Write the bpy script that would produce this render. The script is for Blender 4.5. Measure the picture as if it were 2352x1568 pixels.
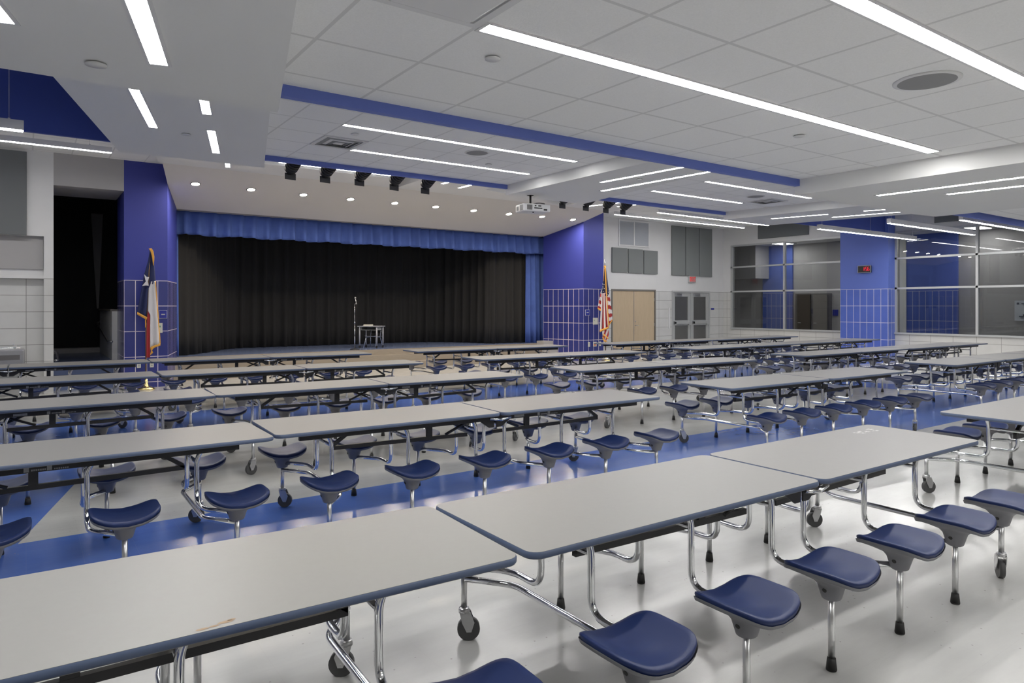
import bpy, math, random
from math import sin, cos, pi, radians as R, atan2, hypot
random.seed(7)
for o in list(bpy.data.objects): bpy.data.objects.remove(o)
SC = bpy.context.scene
COL = SC.collection
# ------------------------------------------------------------ camera, world, exposure
EYE = 1.63
cd = bpy.data.cameras.new('camera'); cam = bpy.data.objects.new('camera', cd); COL.objects.link(cam)
cam.location = (0, 0, EYE); cam.rotation_euler = (R(90), 0, -0.6146)
cd.sensor_width = 36; cd.lens = 1581.2/2352*36; cd.shift_y = -(784-702.85)/2352; cd.clip_start = .05
SC.camera = cam
W = bpy.data.worlds.new('world'); SC.world = W; W.use_nodes = True
W.node_tree.nodes['Background'].inputs[0].default_value = (.6, .65, .7, 1)
W.node_tree.nodes['Background'].inputs[1].default_value = .05
SC.view_settings.view_transform = 'Standard'; SC.view_settings.look = 'None'
SC.view_settings.gamma = 1; SC.view_settings.use_curve_mapping = False
SC.view_settings.exposure = 2.02
LAMP = 11.0       # strength of the linear lamp diffusers
DOWN = 160.0       # strength of the warm downlights over the stage apron
# ------------------------------------------------------------ materials
def nt(name):
    m = bpy.data.materials.new(name); m.use_nodes = True
    return m, m.node_tree.nodes, m.node_tree.links, m.node_tree.nodes['Principled BSDF']
def mat(name, col, rough=.6, metal=0., spec=.5, noise=0, nscale=8, bump=0, bscale=60, coat=0):
    m, N, L, P = nt(name)
    P.inputs['Base Color'].default_value = (*col, 1); P.inputs['Roughness'].default_value = rough
    P.inputs['Metallic'].default_value = metal; P.inputs['Specular IOR Level'].default_value = spec
    P.inputs['Coat Weight'].default_value = coat
    tc = N.new('ShaderNodeTexCoord')
    if noise:
        n = N.new('ShaderNodeTexNoise'); n.inputs['Scale'].default_value = nscale; n.inputs['Detail'].default_value = 5
        L.new(tc.outputs['Object'], n.inputs['Vector'])
        mx = N.new('ShaderNodeMix'); mx.data_type = 'RGBA'
        mx.inputs[6].default_value = (*[c*(1-noise) for c in col], 1); mx.inputs[7].default_value = (*[min(1, c*(1+noise)) for c in col], 1)
        L.new(n.outputs['Fac'], mx.inputs[0]); L.new(mx.outputs[2], P.inputs['Base Color'])
    if bump:
        n = N.new('ShaderNodeTexNoise'); n.inputs['Scale'].default_value = bscale; n.inputs['Detail'].default_value = 4
        L.new(tc.outputs['Object'], n.inputs['Vector'])
        b = N.new('ShaderNodeBump'); b.inputs['Strength'].default_value = bump; b.inputs['Distance'].default_value = .01
        L.new(n.outputs['Fac'], b.inputs['Height']); L.new(b.outputs[0], P.inputs['Normal'])
    return m
def emit(name, col, s, base=.8):
    m, N, L, P = nt(name)
    P.inputs['Base Color'].default_value = (base, base*.9 if base > .5 else 0, base*.9 if base > .5 else 0, 1)
    P.inputs['Emission Color'].default_value = (*col, 1); P.inputs['Emission Strength'].default_value = s
    return m
def mth(N, L, op, a, b=None, c=None):
    n = N.new('ShaderNodeMath'); n.operation = op
    for i, v in enumerate((a, b, c)):
        if v is None: continue
        if isinstance(v, (int, float)): n.inputs[i].default_value = v
        else: L.new(v, n.inputs[i])
    return n.outputs[0]
def line(N, L, x, off, pitch, w):      # 1 on a joint line
    a = mth(N, L, 'SUBTRACT', x, off); a = mth(N, L, 'DIVIDE', a, pitch); a = mth(N, L, 'FRACT', a)
    a = mth(N, L, 'SUBTRACT', a, .5); a = mth(N, L, 'ABSOLUTE', a)
    return mth(N, L, 'GREATER_THAN', a, .5-w/pitch/2)
def colmix(N, L, fac, A, B):
    mx = N.new('ShaderNodeMix'); mx.data_type = 'RGBA'
    if isinstance(fac, (int, float)): mx.inputs[0].default_value = fac
    else: L.new(fac, mx.inputs[0])
    for i, v in ((6, A), (7, B)):
        if isinstance(v, tuple): mx.inputs[i].default_value = (*v, 1)
        else: L.new(v, mx.inputs[i])
    return mx.outputs[2]
def tile_ceiling(name, x0, y0, col=(.91, .91, .90)):
    m, N, L, P = nt(name)
    tc = N.new('ShaderNodeTexCoord'); sx = N.new('ShaderNodeSeparateXYZ'); L.new(tc.outputs['Object'], sx.inputs[0])
    g = mth(N, L, 'MAXIMUM', line(N, L, sx.outputs[0], x0, .61, .022), line(N, L, sx.outputs[1], y0, .61, .022))
    n = N.new('ShaderNodeTexNoise'); n.inputs['Scale'].default_value = 110; n.inputs['Detail'].default_value = 3
    L.new(tc.outputs['Object'], n.inputs['Vector'])
    c = colmix(N, L, n.outputs['Fac'], tuple(v*.93 for v in col), tuple(min(1, v*1.06) for v in col))
    c = colmix(N, L, g, c, tuple(v*.80 for v in col))
    L.new(c, P.inputs['Base Color']); P.inputs['Roughness'].default_value = .85
    b = N.new('ShaderNodeBump'); b.inputs['Strength'].default_value = .25; b.inputs['Distance'].default_value = .006
    L.new(mth(N, L, 'MULTIPLY_ADD', g, -1.5, n.outputs['Fac']), b.inputs['Height']); L.new(b.outputs[0], P.inputs['Normal'])
    return m
def tiled_wall(name, paint, tile, grout, pw, ph, gw, top, u0=0, rough=.25, gtop=None):
    """paint above 'top', tile below; UV.x runs along the wall, UV.y is height"""
    m, N, L, P = nt(name)
    uv = N.new('ShaderNodeUVMap'); sx = N.new('ShaderNodeSeparateXYZ'); L.new(uv.outputs[0], sx.inputs[0])
    u, v = sx.outputs[0], sx.outputs[1]
    g = mth(N, L, 'MAXIMUM', line(N, L, u, u0, pw, gw), line(N, L, v, top, ph, gw))
    below = mth(N, L, 'LESS_THAN', v, top+gw/2)
    nz = N.new('ShaderNodeTexNoise'); nz.inputs['Scale'].default_value = 3; L.new(uv.outputs[0], nz.inputs['Vector'])
    tcol = colmix(N, L, nz.outputs['Fac'], tuple(c*.9 for c in tile), tuple(min(1, c*1.08) for c in tile))
    c = colmix(N, L, g, tcol, grout)
    pc = colmix(N, L, nz.outputs['Fac'], tuple(c*.97 for c in paint), tuple(min(1, c*1.03) for c in paint))
    c = colmix(N, L, below, pc, c)
    L.new(c, P.inputs['Base Color'])
    L.new(mth(N, L, 'MULTIPLY_ADD', below, rough-.5, .5), P.inputs['Roughness'])
    b = N.new('ShaderNodeBump'); b.inputs['Strength'].default_value = .4; b.inputs['Distance'].default_value = .003; b.invert = True
    L.new(mth(N, L, 'MULTIPLY', g, below), b.inputs['Height']); L.new(b.outputs[0], P.inputs['Normal'])
    return m
def floor_mat():
    m, N, L, P = nt('polished_floor_tile')
    tc = N.new('ShaderNodeTexCoord'); sx = N.new('ShaderNodeSeparateXYZ'); L.new(tc.outputs['Object'], sx.inputs[0])
    x, y = sx.outputs[0], sx.outputs[1]
    def band(v, a, b): return mth(N, L, 'MULTIPLY', mth(N, L, 'GREATER_THAN', v, a), mth(N, L, 'LESS_THAN', v, b))
    d = mth(N, L, 'MULTIPLY_ADD', y, -.2465, x)                 # fan boundary, left
    blue = mth(N, L, 'MAXIMUM', band(y, 4.33, 5.81), band(y, 10.10, 11.6))
    left = mth(N, L, 'MULTIPLY', mth(N, L, 'LESS_THAN', d, -1.478), band(y, 4.33, 11.6))
    d2 = mth(N, L, 'MULTIPLY_ADD', y, .2465, x)                 # fan boundary, right
    right = mth(N, L, 'MULTIPLY', band(d2, 15.6, 16.6), band(y, 4.33, 11.6))
    blue = mth(N, L, 'MAXIMUM', blue, mth(N, L, 'MAXIMUM', left, right))
    n = N.new('ShaderNodeTexNoise'); n.inputs['Scale'].default_value = 1.3; n.inputs['Detail'].default_value = 8; n.inputs['Roughness'].default_value = .65
    mp = N.new('ShaderNodeMapping'); mp.inputs['Scale'].default_value = (.8, 3.2, 1); L.new(tc.outputs['Object'], mp.inputs['Vector']); L.new(mp.outputs[0], n.inputs['Vector'])
    w = colmix(N, L, n.outputs['Fac'], (.36, .36, .348), (.50, .50, .488))
    bl = colmix(N, L, n.outputs['Fac'], (.045, .10, .36), (.075, .16, .48))
    c = colmix(N, L, blue, w, bl)
    v = N.new('ShaderNodeTexVoronoi'); v.inputs['Scale'].default_value = 17; L.new(tc.outputs['Object'], v.inputs['Vector'])
    sp = N.new('ShaderNodeTexNoise'); sp.inputs['Scale'].default_value = 2.2; L.new(tc.outputs['Object'], sp.inputs['Vector'])
    speck = mth(N, L, 'MULTIPLY', mth(N, L, 'LESS_THAN', v.outputs['Distance'], .085), mth(N, L, 'GREATER_THAN', sp.outputs['Fac'], .50))
    c = colmix(N, L, mth(N, L, 'MULTIPLY', speck, .6), c, (.22, .21, .2))
    seam = mth(N, L, 'MAXIMUM', line(N, L, x, 0, .305, .0025), line(N, L, y, .1, .305, .0025))
    c = colmix(N, L, mth(N, L, 'MULTIPLY', seam, .10), c, (.3, .3, .3))
    L.new(c, P.inputs['Base Color'])
    n2 = N.new('ShaderNodeTexNoise'); n2.inputs['Scale'].default_value = 6; n2.inputs['Detail'].default_value = 4; L.new(tc.outputs['Object'], n2.inputs['Vector'])
    L.new(mth(N, L, 'MULTIPLY_ADD', n2.outputs['Fac'], .12, .12), P.inputs['Roughness'])
    P.inputs['Specular IOR Level'].default_value = .55
    b = N.new('ShaderNodeBump'); b.inputs['Strength'].default_value = .045; b.inputs['Distance'].default_value = .02
    L.new(n2.outputs['Fac'], b.inputs['Height']); L.new(b.outputs[0], P.inputs['Normal'])
    return m
def wood_mat(name, a, b, sc=(1, 1, .12), rough=.45):
    m, N, L, P = nt(name)
    tc = N.new('ShaderNodeTexCoord'); mp = N.new('ShaderNodeMapping'); mp.inputs['Scale'].default_value = sc
    L.new(tc.outputs['Object'], mp.inputs['Vector'])
    n = N.new('ShaderNodeTexNoise'); n.inputs['Scale'].default_value = 14; n.inputs['Detail'].default_value = 6; n.inputs['Distortion'].default_value = 1.2
    L.new(mp.outputs[0], n.inputs['Vector'])
    L.new(colmix(N, L, n.outputs['Fac'], a, b), P.inputs['Base Color']); P.inputs['Roughness'].default_value = rough
    return m
def glass_mat(name, tint=(.55, .57, .58), ior=1.5, gl=1.0):
    m, N, L, P = nt(name)
    N.remove(P); out = N['Material Output']
    t = N.new('ShaderNodeBsdfTransparent'); t.inputs[0].default_value = (*tint, 1)
    g = N.new('ShaderNodeBsdfGlossy'); g.inputs[0].default_value = (gl, gl, gl, 1); g.inputs[1].default_value = .01
    f = N.new('ShaderNodeLayerWeight'); f.inputs[0].default_value = .5
    mx = N.new('ShaderNodeMixShader'); L.new(mth(N, L, 'MULTIPLY_ADD', mth(N, L, 'POWER', f.outputs['Facing'], 5.0),   .9, .032), mx.inputs[0]); L.new(t.outputs[0], mx.inputs[1]); L.new(g.outputs[0], mx.inputs[2])
    L.new(mx.outputs[0], out.inputs[0])
    return m
M = {}
M['floor'] = floor_mat()
M['plaster'] = mat('soffit_plaster', (.80, .80, .785), .75, noise=.02, nscale=1.5)
M['cream'] = mat('cream_plaster', (.74, .71, .67), .75, noise=.02, nscale=1.2)
M['tile1'] = tile_ceiling('ceiling_tile_low', 1.859, 4.174)
M['tile2'] = tile_ceiling('ceiling_tile_mid', 2.54, 7.42)
M['tile3'] = tile_ceiling('ceiling_tile_high', 2.54, 7.42)
BLUEW, BLUET = (.035, .05, .42), (.035, .045, .30)
M['bluewall'] = tiled_wall('blue_stage_wall', (.038, .050, .30), (.038, .048, .22), (.62, .56, .66), .2, .508, .014, 2.142, rough=.22)
M['bluepillar'] = tiled_wall('blue_pillar_wall', (.105, .165, .54), (.105, .165, .54), (.72, .70, .76), .2086, .503, .011, 2.142, rough=.22)
M['whitewall'] = tiled_wall('white_wall', (.72, .72, .72), (.63, .63, .62), (.25, .25, .24), .61, .3075, .010, 2.14, u0=.27, rough=.3)
M['rightwall'] = tiled_wall('right_white_wall', (.72, .72, .715), (.64, .635, .61), (.30, .29, .27), .585, .3075, .010, 2.14, rough=.3)
M['band'] = mat('blue_fascia_paint', (.135, .19, .56), .6)
M['fascia'] = mat('deep_blue_fascia_paint', (.05, .085, .37), .65)
M['greywall'] = mat('grey_paint', (.42, .41, .41), .7)
M['darkgrey'] = mat('dark_grey_paint', (.13, .125, .13), .7)
M['black'] = mat('black_paint', (.012, .012, .014), .8)
M['panel'] = mat('acoustic_panel_fabric', (.215, .228, .23), .95, bump=.15, bscale=300)
M['paneldark'] = mat('dark_acoustic_fabric', (.17, .18, .185), .95, bump=.15, bscale=300)
M['lamp'] = emit('lamp_diffuser', (1, .985, .965), LAMP)
M['lampwin'] = emit('troffer_diffuser', (1, .98, .95), 7)
M['down'] = emit('downlight_lamp', (1, .86, .68), DOWN)
M['whitemetal'] = mat('white_enamel', (.74, .74, .74), .4)
M['alu'] = mat('anodised_aluminium', (.52, .53, .53), .42, metal=.35)
M['laminate'] = mat('grey_beige_laminate', (.188, .184, .178), .42, noise=.04, nscale=40)
M['edge'] = mat('blue_grey_edge_banding', (.085, .115, .19), .4)
M['chrome'] = mat('chrome_tube', (.80, .81, .83), .10, metal=1)
M['satin'] = mat('satin_chrome', (.74, .74, .75), .28, metal=1)
M['steel'] = mat('brushed_steel', (.55, .55, .56), .3, metal=1)
M['blacksteel'] = mat('black_powder_coat', (.025, .025, .027), .45)
M['seat'] = mat('navy_seat_plastic', (.009, .020, .080), .42, spec=.28, bump=.04, bscale=400)
M['hub'] = mat('grey_seat_shell', (.17, .17, .19), .5)
M['rubber'] = mat('black_rubber', (.02, .02, .02), .6)
M['wheel'] = mat('grey_caster_rubber', (.07, .07, .072), .55)
M['sticker'] = mat('silver_label', (.36, .36, .35), .4, noise=.3, nscale=60)
M['curtain'] = mat('black_velour', (.018, .018, .019), .95, bump=.1, bscale=90)
M['bluecurtain'] = mat('blue_velour', (.062, .115, .38), .85, noise=.25, nscale=4)
M['stagefloor'] = mat('blue_grey_stage_floor', (.17, .22, .38), .2, noise=.1, nscale=3)
M['stagewood'] = wood_mat('stage_front_wood', (.23, .20, .16), (.34, .295, .24), (.25, 1, 3), .35)
M['maple'] = wood_mat('maple_door_veneer', (.50, .39, .26), (.60, .48, .33), (1, 1, .15), .4)
M['bronze'] = mat('bronze_grey_frame', (.20, .185, .165), .5)
M['glass'] = glass_mat('tinted_window_glass', (.66, .67, .67))
M['doorglass'] = glass_mat('door_glass', (.7, .71, .71))
M['red'] = mat('flag_red', (.36, .03, .035), .8)
M['white'] = mat('flag_white', (.66, .64, .66), .8)
M['navy'] = mat('flag_navy', (.02, .028, .10), .8)
M['gold'] = mat('gold_fringe', (.75, .38, .06), .6, bump=.5, bscale=150)
M['brass'] = mat('brass', (.75, .62, .3), .2, metal=1)
M['polewood'] = mat('dark_pole_wood', (.10, .055, .03), .35)
M['signblue'] = mat('sign_blue', (.02, .03, .30), .5)
M['plate'] = mat('ivory_plate', (.62, .62, .56), .5)
M['black_plastic'] = mat('black_plastic', (.015, .015, .015), .5)
M['led'] = emit('red_led', (1, .015, .05), .32, .15)
M['exitred'] = emit('exit_letters_red', (1, .06, .05), .16, .3)
M['signface'] = mat('sign_white_face', (.5, .5, .5), .5)
M['grey_plastic'] = mat('grey_desk_plastic', (.32, .33, .37), .4)
M['grille'] = mat('speaker_grille', (.30, .30, .30), .7, bump=.3, bscale=500)
M['vent'] = mat('vent_louvre_grey', (.30, .31, .31), .6)
M['paper'] = mat('poster_paper', (.60, .64, .70), .7)
M['ink'] = mat('poster_ink', (.05, .06, .10), .8)
# ------------------------------------------------------------ mesh helpers
class MB:
    def __init__(s): s.v = []; s.f = []; s.uv = []; s.sm = []; s.mi = []
    def add(s, vs, fs, sm=False, uvs=None, mi=0):
        b = len(s.v); s.v += [tuple(p) for p in vs]
        for i, f in enumerate(fs):
            s.f.append([b+k for k in f]); s.sm.append(sm); s.mi.append(mi); s.uv.append(uvs[i] if uvs else None)
    def box(s, x0, y0, z0, x1, y1, z1, mi=0):
        v = [(x, y, z) for z in (z0, z1) for y in (y0, y1) for x in (x0, x1)]
        s.add(v, [(0, 2, 3, 1), (4, 5, 7, 6), (0, 1, 5, 4), (2, 6, 7, 3), (0, 4, 6, 2), (1, 3, 7, 5)], mi=mi); return s
    def prism(s, pts, z0, z1, mi=0):
        """vertical prism of a plan polygon with wall UVs"""
        n = len(pts)
        a = sum(pts[i][0]*pts[(i+1) % n][1]-pts[(i+1) % n][0]*pts[i][1] for i in range(n))
        if a < 0: pts = pts[::-1]
        v = [(x, y, z0) for x, y in pts]+[(x, y, z1) for x, y in pts]
        fs = [tuple(range(n-1, -1, -1)), tuple(range(n, 2*n))]; uv = [[(v[k][0], v[k][1]) for k in fs[0]], [(v[k][0], v[k][1]) for k in fs[1]]]
        for i in range(n):
            j = (i+1) % n; fs.append((i, j, n+j, n+i)); l = hypot(pts[j][0]-pts[i][0], pts[j][1]-pts[i][1])
            uv.append([(0, z0), (l, z0), (l, z1), (0, z1)])
        s.add(v, fs, uvs=uv, mi=mi); return s
    def wall(s, a, b, z0, z1, th=.1, u0=0):
        """vertical slab from a to b; front face on the left of a->b"""
        dx, dy = b[0]-a[0], b[1]-a[1]; l = hypot(dx, dy); nx, ny = dy/l*th, -dx/l*th
        P = [(a[0], a[1]), (b[0], b[1]), (b[0]+nx, b[1]+ny), (a[0]+nx, a[1]+ny)]
        v = [(x, y, z0) for x, y in P]+[(x, y, z1) for x, y in P]
        q = [(1, 0, 4, 5), (0, 3, 7, 4), (3, 2, 6, 7), (2, 1, 5, 6), (0, 1, 2, 3), (7, 6, 5, 4)]
        uvs = [[(u0+l, z0), (u0, z0), (u0, z1), (u0+l, z1)], [(0, z0), (th, z0), (th, z1), (0, z1)], [(0, z0), (l, z0), (l, z1), (0, z1)],
               [(0, z0), (th, z0), (th, z1), (0, z1)], [(0, 9)]*4, [(0, 9)]*4]
        s.add(v, q, uvs=uvs); return s
    def cyl(s, p, q, r, r2=None, n=12, caps=True, mi=0, smooth=True):
        r2 = r if r2 is None else r2
        d = [q[i]-p[i] for i in range(3)]; l = math.sqrt(sum(c*c for c in d)) or 1; d = [c/l for c in d]
        a = (1, 0, 0) if abs(d[0]) < .9 else (0, 1, 0)
        e = [d[1]*a[2]-d[2]*a[1], d[2]*a[0]-d[0]*a[2], d[0]*a[1]-d[1]*a[0]]; le = math.sqrt(sum(c*c for c in e)); e = [c/le for c in e]
        g = [d[1]*e[2]-d[2]*e[1], d[2]*e[0]-d[0]*e[2], d[0]*e[1]-d[1]*e[0]]
        v = []
        for c, rr in ((p, r), (q, r2)):
            for k in range(n):
                t = 2*pi*k/n; v.append([c[i]+rr*(cos(t)*e[i]+sin(t)*g[i]) for i in range(3)])
        s.add(v, [(k, (k+1) % n, n+(k+1) % n, n+k) for k in range(n)], smooth, mi=mi)
        if caps:
            b = len(s.v)-2*n; s.f += [[b+k for k in range(n-1, -1, -1)], [b+n+k for k in range(n)]]; s.sm += [False]*2; s.mi += [mi]*2; s.uv += [None]*2
        return s
    def lathe(s, prof, c=(0, 0, 0), n=20, mi=0, sx=1, sy=1):
        v = []
        for r, z in prof:
            for k in range(n): t = 2*pi*k/n; v.append((c[0]+r*cos(t)*sx, c[1]+r*sin(t)*sy, c[2]+z))
        f = [(i*n+k, i*n+(k+1) % n, (i+1)*n+(k+1) % n, (i+1)*n+k) for i in range(len(prof)-1) for k in range(n)]
        s.add(v, f, True, mi=mi); return s
    def tube(s, pts, r, n=10, bend=.06, mi=0):
        """round tube along a polyline with rounded bends"""
        from mathutils import Vector as V
        P = [V(p) for p in pts]; Q = [P[0]]
        for i in range(1, len(P)-1):
            a, b, c = P[i-1], P[i], P[i+1]; t = min(bend, (b-a).length*.48, (c-b).length*.48)
            p0 = b+(a-b).normalized()*t; p1 = b+(c-b).normalized()*t
            for k in range(6): u = k/5; Q.append(p0*(1-u)**2+b*2*u*(1-u)+p1*u*u)
        Q.append(P[-1]); rings = []; nrm = None
        for i, q in enumerate(Q):
            d = ((Q[i+1]-q) if i == 0 else (q-Q[i-1]) if i == len(Q)-1 else (Q[i+1]-Q[i-1]))
            if d.length < 1e-9: d = V((0, 0, 1))
            d.normalize()
            if nrm is None: nrm = d.orthogonal().normalized()
            nrm = (nrm-d*nrm.dot(d)).normalized(); bi = d.cross(nrm)
            rings.append([tuple(q+(nrm*cos(2*pi*k/n)+bi*sin(2*pi*k/n))*r) for k in range(n)])
        v = [p for rg in rings for p in rg]; m = len(rings)
        s.add(v, [(i*n+k, i*n+(k+1) % n, (i+1)*n+(k+1) % n, (i+1)*n+k) for i in range(m-1) for k in range(n)], True, mi=mi)
        b = len(s.v)-m*n; s.f += [[b+k for k in range(n-1, -1, -1)], [b+(m-1)*n+k for k in range(n)]]; s.sm += [False]*2; s.mi += [mi]*2; s.uv += [None]*2
        return s
    def mesh(s, name, mats):
        me = bpy.data.meshes.new(name); me.from_pydata(s.v, [], s.f)
        for i, p in enumerate(me.polygons): p.use_smooth = s.sm[i]; p.material_index = s.mi[i]
        if any(s.uv):
            ul = me.uv_layers.new(name='UVMap'); li = 0
            for i, p in enumerate(me.polygons):
                for k in range(len(p.vertices)): ul.data[p.loop_start+k].uv = s.uv[i][k] if s.uv[i] else (0, 9)
        for mm in (mats if isinstance(mats, (list, tuple)) else [mats]): me.materials.append(mm)
        me.update(); return me
    def obj(s, name, mats, parent=None, loc=None, bevel=0, seg=2):
        o = bpy.data.objects.new(name, s.mesh(name, mats)); COL.objects.link(o)
        if parent: o.parent = parent
        if loc: o.location = loc
        if bevel:
            b = o.modifiers.new('bevel', 'BEVEL'); b.width = bevel; b.segments = seg; b.limit_method = 'ANGLE'; b.angle_limit = R(40)
        return o
def tag(o, label, cat, group=None, kind=None):
    o['label'] = label; o['category'] = cat
    if group: o['group'] = group
    if kind: o['kind'] = kind
    return o
def struct(o): o['kind'] = 'structure'; return o
def empty(name, loc=(0, 0, 0), rz=0):
    o = bpy.data.objects.new(name, None); COL.objects.link(o); o.location = loc; o.rotation_euler = (0, 0, rz); o.empty_display_size = .1; return o
def copy_tree(o, parent=None):
    c = o.copy(); COL.objects.link(c)
    if parent: c.parent = parent
    for ch in KIDS.get(o.name, []): copy_tree(ch, c)
    return c
KIDS = {}
def kids():
    KIDS.clear()
    for o in bpy.data.objects:
        if o.parent: KIDS.setdefault(o.parent.name, []).append(o)
# ------------------------------------------------------------ the room shell
XR, YF, ROOF = 21.2, 16.4, 5.4
C1, S1, B1 = 3.04, 2.87, 2.966
C2, S2, B2 = 3.84, 3.66, 3.767
C3, S3 = 4.51, 4.33
XL, YB = -5.0, -6.0
struct(MB().box(XL-.3, YB-.3, -.1, 26, 21, 0).obj('floor', M['floor']))
struct(MB().box(XL-.3, YB-.3, ROOF, 26, 21, ROOF+.1).obj('ceiling', M['whitemetal']))
def lx(y): return 1.305+(y-4.41)*.2515          # near left soffit, right edge
def sl(y): return .19+(y-7.3)*.2635             # left soffit of the middle step, left edge
def sr(y): return 2.07+(y-7.29)*.2553           # ... right edge
def mr(y): return 8.10+(y-4.47)*.1616           # middle soffit, right edge
def rl(y): return 14.2-(y-4.47)*.136            # right soffit, left edge
def rr(y): return 16.6-(y-4.47)*.2296           # right soffit, right edge
Y1, Y2 = 4.41, 10.30
tn = [0]
def trim(mb, m):
    tn[0] += 1; return struct(mb.obj('trim_%d' % tn[0], m))
# step 1 (lowest, over the camera)
struct(MB().prism([(lx(YB), YB), (7.03, YB), (7.03, Y1), (lx(Y1), Y1)], C1, C1+.1).obj('ceiling_low_bay', M['tile1']))
trim(MB().prism([(XL, YB), (lx(YB), YB), (lx(Y1), Y1), (lx(Y1)+.01, Y1+.06), (XL, Y1+.06)], S1, ROOF), M['plaster'])
trim(MB().prism([(7.03, YB), (10.3, YB), (10.3, Y1), (9.78, Y1+.06), (7.03, Y1+.06)], S1, ROOF), M['plaster'])
struct(MB().prism([(10.3, YB), (XR, YB), (XR, Y1), (10.3, Y1)], C1, C1+.1).obj('ceiling_low_right_bay', M['tile1']))
trim(MB().box(lx(Y1), Y1, B1, 7.03, Y1+.06, ROOF), M['band'])
trim(MB().box(9.8, Y1+.06, B1, XR, Y1+.12, ROOF), M['band'])
# step 2
trim(MB().prism([(sl(Y1+.07), Y1+.07), (sr(Y1+.07), Y1+.07), (sr(Y2+.06), Y2+.06), (sl(Y2+.06), Y2+.06)], S2, ROOF), M['plaster'])
struct(MB().prism([(sr(Y1+.07), Y1+.07), (7.17, Y1+.07), (7.17, Y2), (sr(Y2), Y2)], C2, C2+.1).obj('ceiling_middle_bay', M['tile2']))
trim(MB().prism([(7.17, Y1+.07), (mr(Y1+.07), Y1+.07), (mr(Y2+.06), Y2+.06), (7.17, Y2+.06)], S2, ROOF), M['plaster'])
struct(MB().prism([(mr(Y1+.07), Y1+.07), (rl(Y1+.13), Y1+.13), (rl(Y2), Y2), (mr(Y2), Y2)], C2, C2+.1).obj('ceiling_middle_right_bay', M['tile2']))
trim(MB().prism([(rl(Y1+.13), Y1+.13), (rr(Y1+.13), Y1+.13), (rr(Y2+.06), Y2+.06), (rl(Y2+.06), Y2+.06)], S2, ROOF), M['plaster'])
trim(MB().box(XL, Y2, B2, sl(Y2), Y2+.06, ROOF), M['fascia'])
trim(MB().box(sr(Y2+.06), Y2, B2, 7.17, Y2+.06, ROOF), M['band'])
trim(MB().box(mr(Y2+.06), Y2, B2, rl(Y2), Y2+.06, ROOF), M['band'])
trim(MB().box(rr(Y2), Y2, B2, 20.8, Y2+.06, ROOF), M['fascia'])
# step 3 (highest)
def l3(y): return .99+(y-10.36)*.262
Y3 = Y2+.06
for poly in ([(l3(Y3), Y3), (2.4, Y3), (2.4, 13.38), (l3(13.38), 13.38)], [(l3(13.38), 13.38), (6.45, 13.38), (6.9, 14.3), (6.9, 14.42), (l3(14.42), 14.42)],
             [(6.9, Y3), (8.7, Y3), (8.7, 14.42), (6.9, 14.42)], [(8.7, 13.38), (11.8, 14.3), (11.8, 14.42), (8.7, 14.42)], [(11.8, Y3), (13.7, Y3), (13.55, 14.42), (11.8, 14.42)]):
    trim(MB().prism(poly, S3, ROOF), M['plaster'])
struct(MB().prism([(2.4, Y3), (6.9, Y3), (6.9, 14.3), (6.45, 13.38), (2.4, 13.38)], C3, C3+.1).obj('ceiling_high_bay', M['plaster']))
struct(MB().prism([(8.7, Y3), (11.8, Y3), (11.8, 14.3), (8.7, 13.38)], C3, C3+.1).obj('ceiling_high_middle_bay', M['plaster']))
struct(MB().prism([(XL, Y3), (l3(Y3), Y3), (l3(14.42), 14.42), (2.1, 14.42), (2.353, 15.5), (XL, 15.5)], C3, C3+.1).obj('ceiling_high_left_bay', M['tile3']))
struct(MB().prism([(13.7, Y3), (XR, Y3), (XR, YF), (14.3, YF), (14.3, 15.45), (13.55, 15.45), (13.55, 14.42)], C3, C3+.1).obj('ceiling_high_right_bay', M['tile3']))
# cream sloping soffit over the stage apron
cp = [(2.1, 14.42), (2.353, 15.5), (2.76, 16.95), (13.2, 17.0), (13.5, 15.45), (13.52, 14.42)]
cz = lambda y: 3.80+(17.0-y)*.2113
n = len(cp); mb = MB()
mb.add([(x, y, cz(y)) for x, y in cp]+[(x, y, ROOF) for x, y in cp], [tuple(range(n)), tuple(range(2*n-1, n-1, -1))]+[(i, n+i, n+(i+1) % n, (i+1) % n) for i in range(n)])
cream = struct(mb.obj('ceiling_stage_soffit', M['cream']))
# ---- walls
struct(MB().prism([(1.576, 15.5), (2.353, 15.5), (2.76, 16.95), (1.60, 16.95)], 0, ROOF).obj('wall_blue_left', M['bluewall']))
struct(MB().prism([(13.2, 17.0), (13.5, 15.45), (14.3, 15.45), (14.3, 17.0)], 0, ROOF).obj('wall_blue_right', M['bluewall']))
struct(MB().wall((.42, 15.5), (.27, 15.5), 0, ROOF, .12, u0=0).wall((.27, 15.5), (XL, 15.5), 2.93, ROOF, .12, u0=.15).obj('wall_left_front', M['whitewall']))
struct(MB().wall((.27, 15.62), (XL, 15.62), 0, ROOF, .1, u0=0).obj('wall_left_alcove', M['whitewall']))
trim(MB().box(XL, 15.5, 2.14, .27, 15.615, 2.20), M['whitemetal'])
trim(MB().box(XL, 15.585, 2.32, .262, 15.618, 2.90), M['greywall'])
trim(MB().box(.42, 15.5, 3.90, 1.576, 16.95, ROOF), M['greywall'])          # header over the stage-side opening
trim(MB().box(.30, 15.64, 0, .415, 16.95, ROOF), M['greywall'])
w = MB()
w.wall((15.52, YF), (14.3, YF), 0, ROOF, .12, u0=0)
w.wall((17.58, YF), (15.52, YF), 2.19, ROOF, .12, u0=1.22)
w.wall((18.40, YF), (17.58, YF), 0, ROOF, .12, u0=3.28)
w.wall((20.42, YF), (18.40, YF), 2.17, ROOF, .12, u0=4.1)
w.wall((XR, YF), (20.42, YF), 0, ROOF, .12, u0=6.12)
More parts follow.
